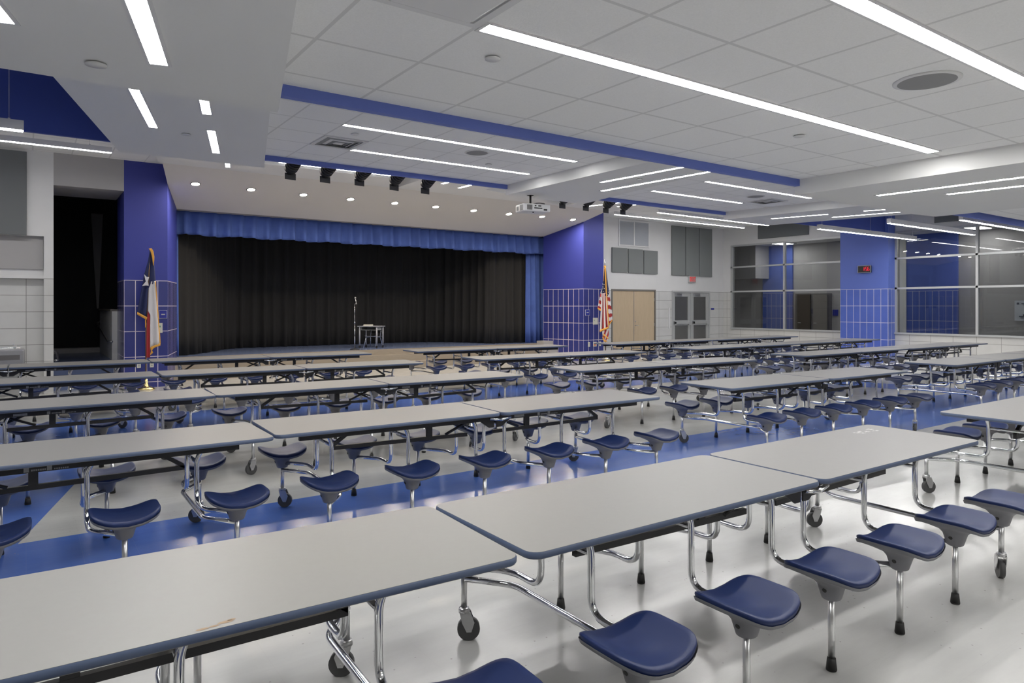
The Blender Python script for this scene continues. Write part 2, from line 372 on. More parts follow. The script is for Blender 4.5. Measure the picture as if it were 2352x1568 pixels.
struct(w.obj('wall_back', M['whitewall']))
# right wall with its two glazed openings
Ya, Yp0, Yp1 = 16.06, 11.67, 10.2
w = MB()
w.wall((XR, YB), (XR, YF), 0, .80, .2, u0=0)
w.wall((XR, YB), (XR, YF), 3.86, ROOF, .2, u0=0)
w.wall((XR, Ya), (XR, YF), .80, 3.86, .2, u0=Ya-YB)
w.wall((XR, Yp1), (XR, Yp0), .80, 3.86, .2, u0=Yp1-YB)
w.wall((XR, YB), (XR, 1.48), .80, 3.86, .2, u0=0)
struct(w.obj('wall_right', M['rightwall']))
struct(MB().prism([(20.8, Yp1), (XR-.002, Yp1), (XR-.002, Yp0), (20.8, Yp0)], 0, ROOF).obj('wall_pillar', M['bluepillar']))
struct(MB().wall((XL, 15.62), (XL, YB), 0, ROOF, .2).obj('wall_left', M['whitewall']))
struct(MB().wall((XL, YB), (XR, YB), 0, ROOF, .2).obj('wall_rear', M['whitewall']))
def window(n, y0, y1, ys):
    e = struct(empty('window_%d' % n, (XR, 0, 0)))
    f = MB()
    def b(a, c, z0, z1, dx0=-.02, dx1=.09): f.box(dx0, a, z0, dx1, c, z1)
    b(y0, y1, .80, .85, -.05, .09); b(y0, y1, 3.80, 3.86)
    for z in (2.16, 3.05): b(y0, y1, z-.028, z+.028)
    for y in ys: b(y-.03, y+.03, .85, 3.80)
    f.obj('window_frame', M['alu'], e)
    MB().box(.03, y0+.02, .84, .04, y1-.02, 3.82).obj('window_pane', M['glass'], e)
window(1, Yp0, Ya, [Ya-.03, 13.88, Yp0+.03])
window(2, 1.48, Yp1, [Yp1-.03, 8.03, 5.85, 3.67, 1.51])
# ---- rooms seen through the glass
cor = MB().wall((25, YB), (25, 21), 0, 4.08, .1)
struct(cor.obj('wall_corridor_far', M['greywall']))
struct(MB().box(XR+.2, YB, 4.08, 25.1, 21, 4.15).obj('ceiling_corridor', M['tile3']))
struct(MB().wall((25, 19.6), (14.4, 19.6), 0, 4.15, .1).obj('wall_vestibule', M['greywall']))
struct(MB().box(14.4, 16.55, 2.6, XR+.2, 19.6, 2.7).obj('ceiling_vestibule', M['tile3']))
struct(MB().prism([(24.9, 15.95), (24.98, 15.95), (24.98, 17.3), (24.9, 17.3)], 0, 4.08).prism([(24.9, 10.0), (24.98, 10.0), (24.98, 11.6), (24.9, 11.6)], 0, 4.08).obj('wall_corridor_blue', M['bluepillar']))
struct(MB().prism([(24.86, 11.6), (24.98, 11.6), (24.98, 11.8), (24.86, 11.8)], 0, 4.08).obj('wall_corridor_corner', M['plaster']))
struct(MB().box(20.9, 19.4, 0, 21.7, 19.59, 2.6).obj('wall_vestibule_blue', M['bluepillar']))
trim(MB().box(24.0, 17.0, 2.75, 25, 18.9, 4.08), M['greywall'])
trim(MB().box(24.88, 14.35, 0, 24.99, 15.8, 2.12), M['darkgrey'])
tag(MB().box(24.96, 14.10, 1.27, 24.995, 14.30, 1.50).obj('door_sign', M['signblue']), 'small blue room sign seen through the left pane group of the window wall', 'sign')
for k, (y0, y1) in enumerate(((15.12, 15.68), (14.45, 15.02))):
    d = struct(MB().box(24.82, y0, 0.0, 24.87, y1, 2.08).obj('door_%d' % (k+3), M['blacksteel'] if k == 0 else M['bronze']))
    MB().cyl((24.82, y1-.06, .98), (24.78, y1-.06, .98), .015).cyl((24.78, y1-.06, .98), (24.78, y1-.17, .98), .012).obj('door_handle', M['steel'], d)
for i, (x, y) in enumerate(((23.9, 15.8), (23.5, 13.0), (24.0, 9.1), (23.7, 5.0), (23.7, 1.0), (18.2, 18.0))):  # the last lamp is added only to brighten the dark vestibule
    t = empty('troffer_light', (x, y, 4.08 if i < 5 else 2.6))
    MB().box(-.6, -.3, -.03, .6, .3, -.001).obj('frame', M['whitemetal'], t)
    MB().box(-.5, -.22, -.04, .5, .22, -.031).obj('diffuser', M['lampwin'], t)
    tag(t, ['recessed corridor light nearest the exit doors, seen through the window wall', 'recessed corridor light beside the blue pillar, seen through glass', 'recessed corridor light behind the tall mullion right of the clock',
            'corridor ceiling light behind the right hand glazing', 'last corridor ceiling light behind the right hand glazing', 'ceiling light added to brighten the vestibule behind the exit doors'][i], 'ceiling light', 'recessed lights in the corridor')
ps = tag(MB().box(24.94, 7.7, 1.18, 24.96, 8.42, 1.80).obj('poster', M['paper']), 'pale poster with dark line drawing behind the glass at the right edge', 'poster')
q = MB()
for (a, b, c, d) in ((8.30, 1.68, 8.36, 1.74), (7.95, 1.70, 8.24, 1.72), (8.0, 1.66, 8.2, 1.675), (7.85, 1.30, 8.30, 1.33), (8.15, 1.33, 8.20, 1.38), (8.05, 1.33, 8.08, 1.42), (7.9, 1.33, 7.96, 1.37), (7.8, 1.26, 8.26, 1.28)):
    q.box(24.93, a, b, 24.939, c, d)
q.obj('printed_drawing', M['ink'], ps)
# ------------------------------------------------------------ stage
struct(MB().box(-.5, 16.95, 0, 14.3, 20.3, .48).obj('floor_stage', M['stagefloor']))
st = MB()
st.box(2.6, 16.68, 0, 13.35, 16.949, .34).box(2.6, 16.40, 0, 13.42, 16.68, .17)
struct(st.obj('floor_stage_steps', M['stagewood']))
trim(MB().box(2.765, 16.935, .34, 13.2, 16.97, .485), M['stagewood'])
trim(MB().box(13.0, 16.42, .17, 13.30, 16.6, .40).box(12.9, 16.6, .17, 13.26, 16.95, .56), M['greywall'])
struct(MB().box(-.6, 20.3, 0, 15, 20.4, ROOF).box(-.7, 15.75, 0, -.6, 20.4, ROOF).box(14.32, 16.52, 0, 14.38, 20.4, ROOF).obj('wall_stage_back', M['black']))
struct(MB().box(-.6, 17.0, 4.3, 14.3, 20.3, 4.36).obj('ceiling_stage_blocker', M['black']))  # unseen black sheet, added over the stage as a light blocker
trim(MB().box(2.77, 17.05, 3.80, 13.2, 17.25, 4.3), M['greywall'])
# stairs and half wall in the left opening
struct(MB().box(.42, 15.9, 0, 1.52, 16.25, .12).box(.42, 16.25, 0, 1.52, 16.6, .24).box(.42, 16.6, 0, 1.52, 16.95, .36).obj('floor_side_steps', M['stagefloor']))
struct(MB().box(.42, 19.95, .48, 1.5, 20.29, .60).obj('baseboard_stage', M['greywall']))
hw = struct(MB().box(1.50, 16.96, .48, 1.60, 19.95, 1.52).obj('wall_half_height', M['plaster']))
MB().box(1.47, 16.96, 1.52, 1.63, 19.98, 1.56).obj('wall_cap', M['bronze'], hw)
hr = empty('handrail', (1.46, 17.6, 1.1))
MB().tube([(.02, 2.3, .14), (-.04, 2.15, .12), (-.04, -.65, -.22), (-.04, -.8, -.22), (.03, -.85, -.22)], .02, bend=.08).obj('rail', M['steel'], hr)
for y in (-.5, 1.8): MB().tube([(.035, y, -.2+.117*(y+.65)-.06), (-.04, y, -.2+.117*(y+.65)-.06), (-.04, y, -.2+.117*(y+.65))], .009, bend=.02).obj('bracket', M['steel'], hr)
tag(hr, 'sloping steel handrail on the half wall inside the left stage opening', 'handrail')
tag(MB().tube([(.45, 16.3, .75), (.50, 16.2, .72), (.50, 15.75, .60), (.45, 15.7, .60)], .018, bend=.04).obj('handrail', M['steel']), 'short steel handrail end at the left jamb of the dark stage opening', 'handrail')
sb = MB(); sb.add([(1.55, 19.7, 3.9), (1.30, 19.7, 3.9), (1.42, 19.7, 1.57), (1.46, 19.7, 1.57), (1.55, 19.75, 3.9), (1.30, 19.75, 3.9), (1.42, 19.75, 1.57), (1.46, 19.75, 1.57)],
    [(0, 1, 2, 3), (7, 6, 5, 4), (0, 4, 5, 1), (1, 5, 6, 2), (2, 6, 7, 3), (3, 7, 4, 0)])
trim(sb, M['darkgrey'])
def pleats(path, z0, z1, amp, pitch, scallop=0, th=0, jitter=.4, nz=6, flare=1.3, sd=1):
    rnd = random.Random(sd); pts = []; L = 0
    segs = [(path[i], path[i+1]) for i in range(len(path)-1)]; tot = sum(hypot(b[0]-a[0], b[1]-a[1]) for a, b in segs)
    n = int(tot/pitch*8); ph = 0; phs = []
    for k in range(n+1):
        phs.append(ph); ph += 2*pi/8*(1+rnd.uniform(-jitter, jitter))
    mb = MB(); V = []
    for j in range(nz+1):
        t = j/nz
        for k in range(n+1):
            s = tot*k/n; i = 0; acc = 0
            for i, (a, b) in enumerate(segs):
                l = hypot(b[0]-a[0], b[1]-a[1])
                if s <= acc+l+1e-6: break
                acc += l
            u = min(1, (s-acc)/l); x = a[0]+(b[0]-a[0])*u; y = a[1]+(b[1]-a[1])*u; nx, ny = -(b[1]-a[1])/l, (b[0]-a[0])/l
            am = amp*(.55+(flare-.55)*t)*(1+.3*sin(k*.37+sd)); d = am*(sin(phs[k])+.35*sin(2*phs[k]+t*1.5))
            z = z1+(z0-z1)*t+(scallop*(sin(k*.21)*.5+.5) if j == nz else 0)
            V.append((x+nx*d, y+ny*d, z))
    F = [(j*(n+1)+k, j*(n+1)+k+1, (j+1)*(n+1)+k+1, (j+1)*(n+1)+k) for j in range(nz) for k in range(n)]
    mb.add(V, F, True); return mb
def solid(o, t=.01):
    s = o.modifiers.new('solid', 'SOLIDIFY'); s.thickness = t; return o
cu = solid(pleats([(2.85, 17.45), (3.2, 17.7), (3.76, 18.5), (4.3, 19.4), (4.8, 19.75), (10.2, 19.75), (10.9, 19.4), (11.4, 18.5), (11.65, 17.7), (12.9, 17.5)], .49, 3.9, .05, .30, sd=3).obj('stage_curtain', M['curtain']))
tag(cu, 'tall black pleated curtain drawn round the back and sides of the stage', 'curtain')
va = solid(pleats([(2.78, 17.14), (13.36, 17.18)], 3.245, 3.80, .055, .30, scallop=.03, flare=1.6, sd=5).obj('valance', M['bluecurtain']))
tag(va, 'blue pleated valance hanging across the top of the stage opening', 'curtain')
bc = solid(pleats([(12.78, 17.36), (13.52, 17.38)], .49, 3.5, .045, .17, flare=1.5, sd=8).obj('side_curtain', M['bluecurtain']))
tag(bc, 'narrow blue curtain leg at the right side of the stage opening', 'curtain')
bl = solid(pleats([(2.74, 17.2), (2.84, 17.3)], .49, 3.3, .015, .06, flare=1.3, sd=9).obj('side_curtain', M['bluecurtain']))
tag(bl, 'thin sliver of blue curtain at the left side of the stage opening', 'curtain')
# ------------------------------------------------------------ lamps
def lamp_recess(name, p, q, w, label, group, z):
    """linear lamp set flush into the ceiling from p to q"""
    cx, cy = (p[0]+q[0])/2, (p[1]+q[1])/2; l = hypot(q[0]-p[0], q[1]-p[1]); a = atan2(q[1]-p[1], q[0]-p[0])
    t = empty(name, (cx, cy, z), a)
    f = MB(); e = .018
    f.box(-l/2-e, -w/2-e, -.006, l/2+e, -w/2, -.0008).box(-l/2-e, w/2, -.006, l/2+e, w/2+e, -.0008).box(-l/2-e, -w/2, -.006, -l/2, w/2, -.0008).box(l/2, -w/2, -.006, l/2+e, w/2, -.0008)
    f.obj('frame', M['whitemetal'], t); MB().box(-l/2, -w/2, -.004, l/2, w/2, -.001).obj('diffuser', M['lamp'], t)
    return tag(t, label, 'ceiling light', group)
def lamp_pendant(p, q, w, h, z, ztop, label, group, drops=(.06, .5, .94)):
    cx, cy = (p[0]+q[0])/2, (p[1]+q[1])/2; l = hypot(q[0]-p[0], q[1]-p[1]); a = atan2(q[1]-p[1], q[0]-p[0])
    t = empty('pendant_light', (cx, cy, z), a)
    MB().box(-l/2, -w/2, .002, l/2, w/2, h).obj('housing', M['whitemetal'], t)
    MB().box(-l/2+.01, -w/2+.008, -.004, l/2-.01, w/2-.008, .0018).obj('diffuser', M['lamp'], t)
    for d in drops:
        x = -l/2+l*d
        MB().cyl((x, 0, h), (x, 0, ztop-z), .0025, n=6).cyl((x, 0, h), (x, 0, h+.02), .012, n=8).obj('cable', M['whitemetal'], t)
    return tag(t, label, 'pendant light', group)
LB = 'linear lights in the tiled ceiling bays'; LS = 'linear lights in the smooth soffits'
lamp_recess('linear_light', (1.89, 2.92), (6.77, 2.92), .095, 'long white light strip across the nearest tiled ceiling, ending above the front tables', LB, C1)
lamp_recess('linear_light', (1.89, 1.69), (6.77, 1.69), .095, 'white light strip at the top right corner of the view, closest to the camera', LB, C1)
lamp_recess('linear_light', (1.89, -1.4), (6.77, -1.4), .095, 'linear light in the tiled ceiling behind the viewpoint, nearer of two', LB, C1)
lamp_recess('linear_light', (1.89, -3.8), (6.77, -3.8), .095, 'linear light in the tiled ceiling behind the viewpoint, further of two', LB, C1)
lamp_recess('linear_light', (11.6, 2.92), (18, 2.92), .095, 'linear light in the low right ceiling bay nearer the stage', LB, C1)
lamp_recess('linear_light', (11.6, .5), (18, .5), .095, 'linear light in the low right ceiling bay further from the stage', LB, C1)
lamp_recess('linear_light', (3.16, 8.03), (6.86, 8.03), .075, 'upper of the two light strips between the long blue ceiling fascias', LB, C2)
lamp_recess('linear_light', (3.75, 9.25), (6.87, 9.25), .075, 'lower light strip beside the square air diffuser, in front of the stage spotlights', LB, C2)
lamp_recess('linear_light', (9.84, 7.98), (13.1, 7.98), .075, 'nearer light strip in the middle right tiled bay', LB, C2)
lamp_recess('linear_light', (9.8, 9.22), (12.53, 9.22), .075, 'further light strip in the middle right tiled bay, left of its air diffuser', LB, C2)
lamp_recess('linear_light', (7.69, 8.37), (7.86, 6.3), .075, 'left of the two slanting light strips above the projector', LS, S2)
lamp_recess('linear_light', (8.28, 8.99), (8.45, 6.3), .075, 'right of the two slanting light strips above the projector', LS, S2)
lamp_recess('linear_light', (7.78, 3.93), (7.84, .9), .08, 'left slanting light strip in the soffit above the window wall', LS, S1)
lamp_recess('linear_light', (8.32, 3.44), (8.52, .4), .08, 'slanting light strip leaving the right edge of the view', LS, S1)
lamp_recess('linear_light', (.555, 3.92), (-.25, .7), .082, 'broad light strip at the top left of the view in the smooth soffit', LS, S1)
lamp_recess('linear_light', (-.08, 3.73), (-.88, .5), .082, 'light strip just entering the top left corner of the view', LS, S1)
lamp_recess('linear_light', (1.18, 8.73), (.45, 5.8), .085, 'light strip in the left soffit beside the blue fascia', LS, S2)
lamp_recess('linear_light', (1.56, 7.8), (1.06, 5.8), .085, 'short light strip at the left soffit step, upper of two in line', LS, S2)
lamp_recess('linear_light', (2.055, 9.7), (1.745, 8.5), .085, 'short light strip in the left soffit, lower of two in line', LS, S2)
lamp_recess('linear_light', (14.12, 9.57), (14.45, 8.39), .07, 'short light strip at the left end of the right soffit', LS, S2)
lamp_recess('linear_light', (15.03, 8.62), (15.55, 6.61), .07, 'longest light strip in the right soffit above the digital clock', LS, S2)
lamp_recess('linear_light', (14.58, 7.66), (14.75, 7.24), .07, 'shortest light strip in the middle of the right soffit', LS, S2)
lamp_recess('linear_light', (14.77, 6.97), (14.92, 6.5), .07, 'small light strip in the right soffit touching the blue fascia', LS, S2)
lamp_recess('linear_light', (2.50, 13.62), (2.2, 12.4), .08, 'tiny light strip at the far end of the left soffit, left of two', LS, S3)
lamp_recess('linear_light', (3.2, 14.1), (3.03, 13.42), .08, 'tiny light strip at the far end of the left soffit, right of two', LS, S3)
lamp_recess('linear_light', (7.5, 13.3), (7.52, 11), .08, 'light strip just below the blue fascia right of the last spotlight', LS, S3)
lamp_recess('linear_light', (8.08, 13.55), (8.1, 11), .08, 'light strip left of the projector, below the blue fascia', LS, S3)
lamp_recess('linear_light', (12.4, 14.0), (12.75, 12.6), .08, 'high light strip behind the two spotlights right of the projector', LS, S3)
lamp_recess('linear_light', (13.1, 13.6), (13.42, 12.3), .08, 'high light strip at the right end of the stage soffit', LS, S3)
lamp_recess('linear_light', (9.6, 12.7), (11.5, 12.7), .08, 'light strip in the high recess over the middle of the stage front', LB, C3)
lamp_pendant((3.85, 12.98), (6.2, 12.98), .09, .10, EYE+2.68, C3, 'suspended light glimpsed between the five spotlights under the blue fascia', 'suspended linear lights')
PG = 'suspended linear lights'
lamp_pendant((-3.7, 9.08), (-.02, 9.08), .10, .105, EYE+1.88, ROOF, 'white suspended light hanging on a long cable before the blue fascia at left', PG, (.1, .965))
lamp_pendant((-4.2, 13.58), (1.2, 13.58), .08, .09, EYE+2.62, C3, 'long suspended light at the left under the high tiled ceiling', PG)
lamp_pendant((13.76, 14.4), (19.7, 14.4), .07, .09, EYE+2.62, C3, 'long suspended light in front of the air grille and tall grey panels', PG)
lamp_pendant((14.45, 13.4), (19.75, 13.5), .07, .09, EYE+2.62, C3, 'suspended light passing above the exit doors, nearer of two', PG)
lamp_pendant((15.78, 9.4), (20.7, 9.4), .09, .11, EYE+1.88, ROOF, 'suspended light in front of the blue pillar above the clock', PG, (.03, .5, .97))
lamp_pendant((16.0, 7.84), (20.5, 7.84), .09, .11, EYE+1.88, ROOF, 'suspended light at the right crossing the tall window mullion', PG, (.03, .5, .97))
lamp_pendant((16.7, 6.64), (20.9, 6.64), .09, .11, EYE+1.88, ROOF, 'suspended light nearest the upper right edge of the view', PG, (.03, .5, .97))
def onY(u, v, Y):
    t = (u-1176)/1581.2; d = Y/(.8170-t*.5766); return d*(.5766+t*.8170), EYE-(v-702.85)*d/1581.2
slope = math.atan(.2113)
for i, (u, v) in enumerate(((449, 422), (577, 435), (697, 447), (805, 457), (907, 466), (1001, 474.5), (1088, 483), (1169, 491), (1245, 497), (1316, 504))):
    t = (u-1176)/1581.2; a = .8170-t*.5766; k = -(v-702.85)/1581.2
    d = (3.80-EYE+17*.2113)/(k+.2113*a); x, y = d*(.5766+t*.8170), d*a
    e = empty('downlight', (x, y, cz(y)-.001)); e.rotation_euler = (-slope, 0, 0)
    MB().lathe([(.080, -.001), (.100, -.001), (.102, -.006), (.080, -.010), (.080, -.001)], n=28).obj('trim_ring', M['blacksteel'], e)
    MB().lathe([(.078, -.002), (.05, -.004), (.0001, -.0045)], n=28).obj('reflector', M['brass' if 0 else 'whitemetal'], e)
    MB().lathe([(.0001, -.008), (.060, -.007), (.076, -.004)], n=20).obj('bulb', M['down'], e)
    tag(e, ['leftmost', 'second', 'third', 'fourth', 'fifth', 'sixth', 'seventh', 'eighth', 'ninth', 'tenth and rightmost'][i]+' of the round downlights in the cream soffit, counted from the left', 'downlight', 'round downlights over the stage')
# ------------------------------------------------------------ ceiling fittings
def disc(name, x, y, z, r, label, cat, group, m='whitemetal', g='grille'):
    if name == 'ceiling_speaker':
        e = empty(name, (x, y, z)); MB().lathe([(r, -.001), (r, -.006), (r*.86, -.010)], n=40).obj('rim', M[m], e)
        MB().lathe([(r*.86, -.010), (r*.5, -.012), (.0001, -.0125)], n=40).obj('grille', M[g], e)
    else:
        e = MB().lathe([(r*.6, -.0005), (r, -.008), (r, -.014), (.0001, -.016)], n=28).obj(name, M[m], loc=(x, y, z))
    tag(e, label, cat, group)
disc('ceiling_speaker', 4.60, 2.02, C1, .19, 'large round ceiling speaker between the two nearest light strips', 'speaker', 'round ceiling speakers')
disc('ceiling_speaker', 5.30, 8.38, C2, .18, 'round ceiling speaker between the light strips of the middle bay', 'speaker', 'round ceiling speakers')
disc('ceiling_speaker', 12.0, 8.5, C2, .18, 'round ceiling speaker in the middle right tiled bay', 'speaker', 'round ceiling speakers')
SG = 'small round ceiling sensors'
for x, y, z, r, l in ((2.16, 3.25, C1, .045, 'small round cap left of the nearest long light strip'), (5.21, 3.27, C1, .045, 'small round cap in the nearest ceiling near the blue fascia'),
        (3.44, 8.37, C2, .05, 'small round cap beside the square air diffuser'), (5.87, 8.95, C2, .05, 'small round cap between the two light strips of the middle bay, right of the speaker'),
        (.29, 4.09, S1, .05, 'small round cap in the smooth soffit beside the broad top left light'), (1.54, 8.84, S2, .05, 'small round cap in the left soffit between light strips'),
        (8.0, 7.8, S2, .05, 'small round cap between the slanting strips above the projector')):
    disc('sprinkler_cap', x, y, z, r, l, 'ceiling cap', SG)
def diffuser(x, y, z, label):
    e = empty('air_diffuser', (x, y, z))
    MB().box(-.30, -.30, -.012, -.25, .30, -.001).box(.25, -.30, -.012, .30, .30, -.001).box(-.25, -.30, -.012, .25, -.25, -.001).box(-.25, .25, -.012, .25, .30, -.001).obj('frame', M['whitemetal'], e)
    for a, m in ((.245, 'vent'), (.17, 'whitemetal'), (.10, 'vent'), (.07, 'whitemetal')):
        b = MB(); b.add([(-a, -a, -.004), (a, -a, -.004), (a, a, -.004), (-a, a, -.004), (-a*.8, -a*.8, -.018-.01*(.3-a)), (a*.8, -a*.8, -.018), (a*.8, a*.8, -.018), (-a*.8, a*.8, -.018)],
            [(0, 1, 5, 4), (1, 2, 6, 5), (2, 3, 7, 6), (3, 0, 4, 7)]+([(4, 5, 6, 7)] if a == .07 else []))
        b.obj('louvre', M[m], e)
    MB().box(-.24, -.24, -.002, .24, .24, -.001).obj('backing', M['vent'], e)
    tag(e, label, 'air vent', 'square air diffusers')
diffuser(3.455, 8.955, C2, 'square louvred air diffuser at the start of the lower middle light strip')
diffuser(12.75, 8.75, C2, 'square louvred air diffuser in the middle right tiled bay')
pd = empty('air_diffuser', (1.554, 2.645, C1))
MB().box(-.30, -.30, -.010, -.26, .30, -.001).box(.26, -.30, -.010, .30, .30, -.001).box(-.26, -.30, -.010, .26, -.26, -.001).box(-.26, .26, -.010, .26, .30, -.001).obj('frame', M['whitemetal'], pd)
MB().box(-.21, -.21, -.035, .21, .21, -.028).box(-.02, -.02, -.028, .02, .02, -.002).obj('plaque', M['whitemetal'], pd, bevel=.004)
MB().box(-.255, -.255, -.003, .255, .255, -.001).obj('backing', M['whitemetal'], pd)
tag(pd, 'square flat plate air diffuser at the top edge of the view', 'air vent', 'square air diffusers')
# ---- stage spotlights on a pipe behind the fascia
PZ = 3.99
pp = tag(MB().cyl((2.95, 10.62, PZ), (7.1, 10.62, PZ), .022, n=10).obj('lighting_pipe', M['blacksteel']), 'black pipe carrying five spotlights behind the middle blue fascia', 'pipe', 'lighting pipes')
pq = tag(MB().cyl((8.75, 10.62, PZ), (13.3, 10.62, PZ), .022, n=10).obj('lighting_pipe', M['blacksteel']), 'black pipe carrying the spotlights right of the projector', 'pipe', 'lighting pipes')
for pobj, xs in ((pp, (3.2, 5.0, 6.9)), (pq, (9.5, 11.3, 13.1))):
    for x in xs: MB().cyl((x, 10.62, PZ), (x, 10.62, C3-.002 if (pobj is pp or x < 11.8) else S3-.002), .012, n=8).obj('hanger_rod', M['blacksteel'], pobj)
def spot(x, z, tilt, label):
    e = empty('stage_spotlight', (x, 10.62, z), R(8)); e.rotation_euler[0] = 0
    s = MB()
    c, sn = cos(tilt), sin(tilt)
    def P(a, b, dx=0): return (dx, a*c-b*sn, a*sn+b*c)
    s.cyl(P(-.14, 0), P(.02, 0), .085, .095, n=16).cyl(P(.02, 0), P(.15, 0), .095, .095, n=16).cyl(P(-.2, 0), P(-.14, 0), .055, .075, n=16)
    for k in (-.06, -.02, .02, .06): s.cyl(P(.15, 0), P(.15+.001, 0), .095); s.box(-.1, -.005+k, -.1, .1, .005+k, .1) if 0 else None
    for k in range(5): s.cyl(P(-.12+.05*k, 0), P(-.105+.05*k, 0), .102, n=16)
    s.obj('body', M['blacksteel'], e)
    MB().cyl(P(.152, 0), P(.156, 0), .08, n=20).obj('lens', M['black_plastic'], e)
    MB().tube([(-.11, 0, 0), (-.115, 0, .115), (.115, 0, .115), (.11, 0, 0)], .010, bend=.03).obj('yoke', M['blacksteel'], e)
    MB().box(-.02, -.025, .118, .02, .025, .1435).cyl((0, -.02, .125), (0, -.05, .115), .008).obj('clamp', M['blacksteel'], e)
    b = MB(); b.box(-.09, -.003, -.10, .09, .003, .0).obj('barn_door', M['blacksteel'], e).location = P(.17, -.05)
    tag(e, label, 'spotlight', 'black spotlights behind the fascia')
for i, (u, v) in enumerate(((675, 383), (756, 395), (836, 402), (915, 410), (986, 419))):
    x, z = onY(u, v, 10.62); z = PZ-.165; spot(x, z, R((-30, -25, -20, -28, -30)[i]), ('leftmost', 'second from left', 'middle', 'fourth from left', 'rightmost')[i]+' of the five black spotlights under the blue fascia')
for i, (u, v) in enumerate(((1302, 455), (1356, 458), (1402, 464), (1441, 468))):
    x, z = onY(u, v, 10.62); z = PZ-.165; spot(x, z, R(-30), ('barely visible black spotlight poking below the soffit right of the projector', 'partly hidden black spotlight at the soffit edge, left of the two full ones', 'left black spotlight below the fascia above the air grille', 'right black spotlight below the fascia, above the air grille')[i])
# ---- projector
x, y = 6.25, 10.2
pr = empty('projector', (7.62, 10.13, 3.42), R(-12))
MB().box(-.27, -.19, -.07, .27, .19, .07).obj('body', M['whitemetal'], pr, bevel=.02)
g = MB()
for k in range(7): g.box(-.20+.015*k, -.194, -.045, -.192+.015*k, -.189, .045)
g.box(-.06, -.194, -.02, .10, -.189, .0).box(-.05, -.194, .02, -.02, -.189, .04).box(.02, -.194, .02, .08, -.189, .04).box(.13, -.194, -.05, .2, -.189, -.02)
g.obj('ports', M['black_plastic'], pr)
MB().box(-.274, -.15, -.05, -.269, -.02, .05).box(-.274, .04, -.04, -.269, .12, .03).obj('side_vent', M['vent'], pr)
MB().cyl((-.12, .19, 0), (-.12, .24, 0), .05, .045, n=20).obj('lens', M['black_plastic'], pr)
MB().cyl((-.06, -.02, .07), (-.06, -.02, .24), .02, n=14).lathe([(.06, .235), (.06, .24), (.0001, .24)], (-.06, -.02, 0)).box(-.12, -.03, .068, .12, .02, .085).tube([(.0, -.02, .09), (.08, -.1, .1), (.17, -.15, .08)], .008).obj('mount', M['blacksteel'], pr)
MB().cyl((-.05, -.12, -.07), (-.05, -.12, -.09), .015).obj('foot', M['black_plastic'], pr)
tag(pr, 'white ceiling projector hanging from a short pole in front of the stage', 'projector')
# ------------------------------------------------------------ wall fittings
def panel(x0, x1, z0, z1, label, group, m='panel'):
    tag(MB().box(x0, YF-.055, z0, x1, YF-.002, z1).obj('acoustic_panel', M[m], bevel=.006), label, 'acoustic panel', group)
PGp = 'grey acoustic panels on the back wall'
panel(15.52, 16.20, 2.74, 3.54, 'left small square grey panel above the wooden doors', PGp)
panel(16.26, 16.92, 2.73, 3.53, 'middle small grey panel above the wooden doors', PGp)
panel(16.98, 17.64, 2.72, 3.51, 'right small grey panel above the wooden doors', PGp)
panel(18.36, 19.04, 2.71, 4.44, 'left tall grey panel above the exit doors', PGp)
panel(19.08, 19.77, 2.71, 4.44, 'middle tall grey panel directly above the exit sign', PGp)
panel(19.81, 20.50, 2.70, 4.44, 'right tall grey panel above the exit doors', PGp)
tag(MB().box(XR-.06, 12.97, 4.0, XR-.002, 14.88, 4.5).obj('acoustic_panel', M['paneldark'], bevel=.006), 'wide grey panel above the left window on the right wall', 'acoustic panel', 'grey acoustic panels high on the right wall')
tag(MB().box(XR-.06, 8.0, 4.0, XR-.002, 9.1, 4.6).obj('acoustic_panel', M['paneldark'], bevel=.006), 'dark grey panel above the right window beside the mullion', 'acoustic panel', 'grey acoustic panels high on the right wall')
tag(MB().box(-1.2, 15.44, 2.93, .01, 15.498, 4.46).obj('acoustic_panel', M['paneldark'], bevel=.006), 'big grey panel at the left edge above the alcove', 'acoustic panel')
gr = empty('return_air_grille', (16.54, YF-.03, 4.06))
f = MB().box(-.71, 0, -.45, -.67, .028, .42).box(.67, 0, -.45, .71, .028, .42).box(-.67, 0, -.45, .67, .028, -.41).box(-.67, 0, .38, .67, .028, .42).box(-.02, 0, -.41, .02, .028, .38)
f.obj('frame', M['whitemetal'], gr)
for s in (-1, 1):
    b = MB()
    for k in range(38): z = -.40+.0203*k; b.add([(s*.345-.325, .004, z), (s*.345+.325, .004, z), (s*.345+.325, .016, z+.0175), (s*.345-.325, .016, z+.0175)], [(0, 1, 2, 3)])
    b.obj('louvre_panel', mat('grille_louvre_%d' % (s+1), (.62, .65, .70), .5), gr)
MB().box(-.67, .024, -.41, .67, .028, .38).obj('backing', M['whitemetal'], gr)
tag(gr, 'white framed double return air grille high above the wooden doors', 'air grille')
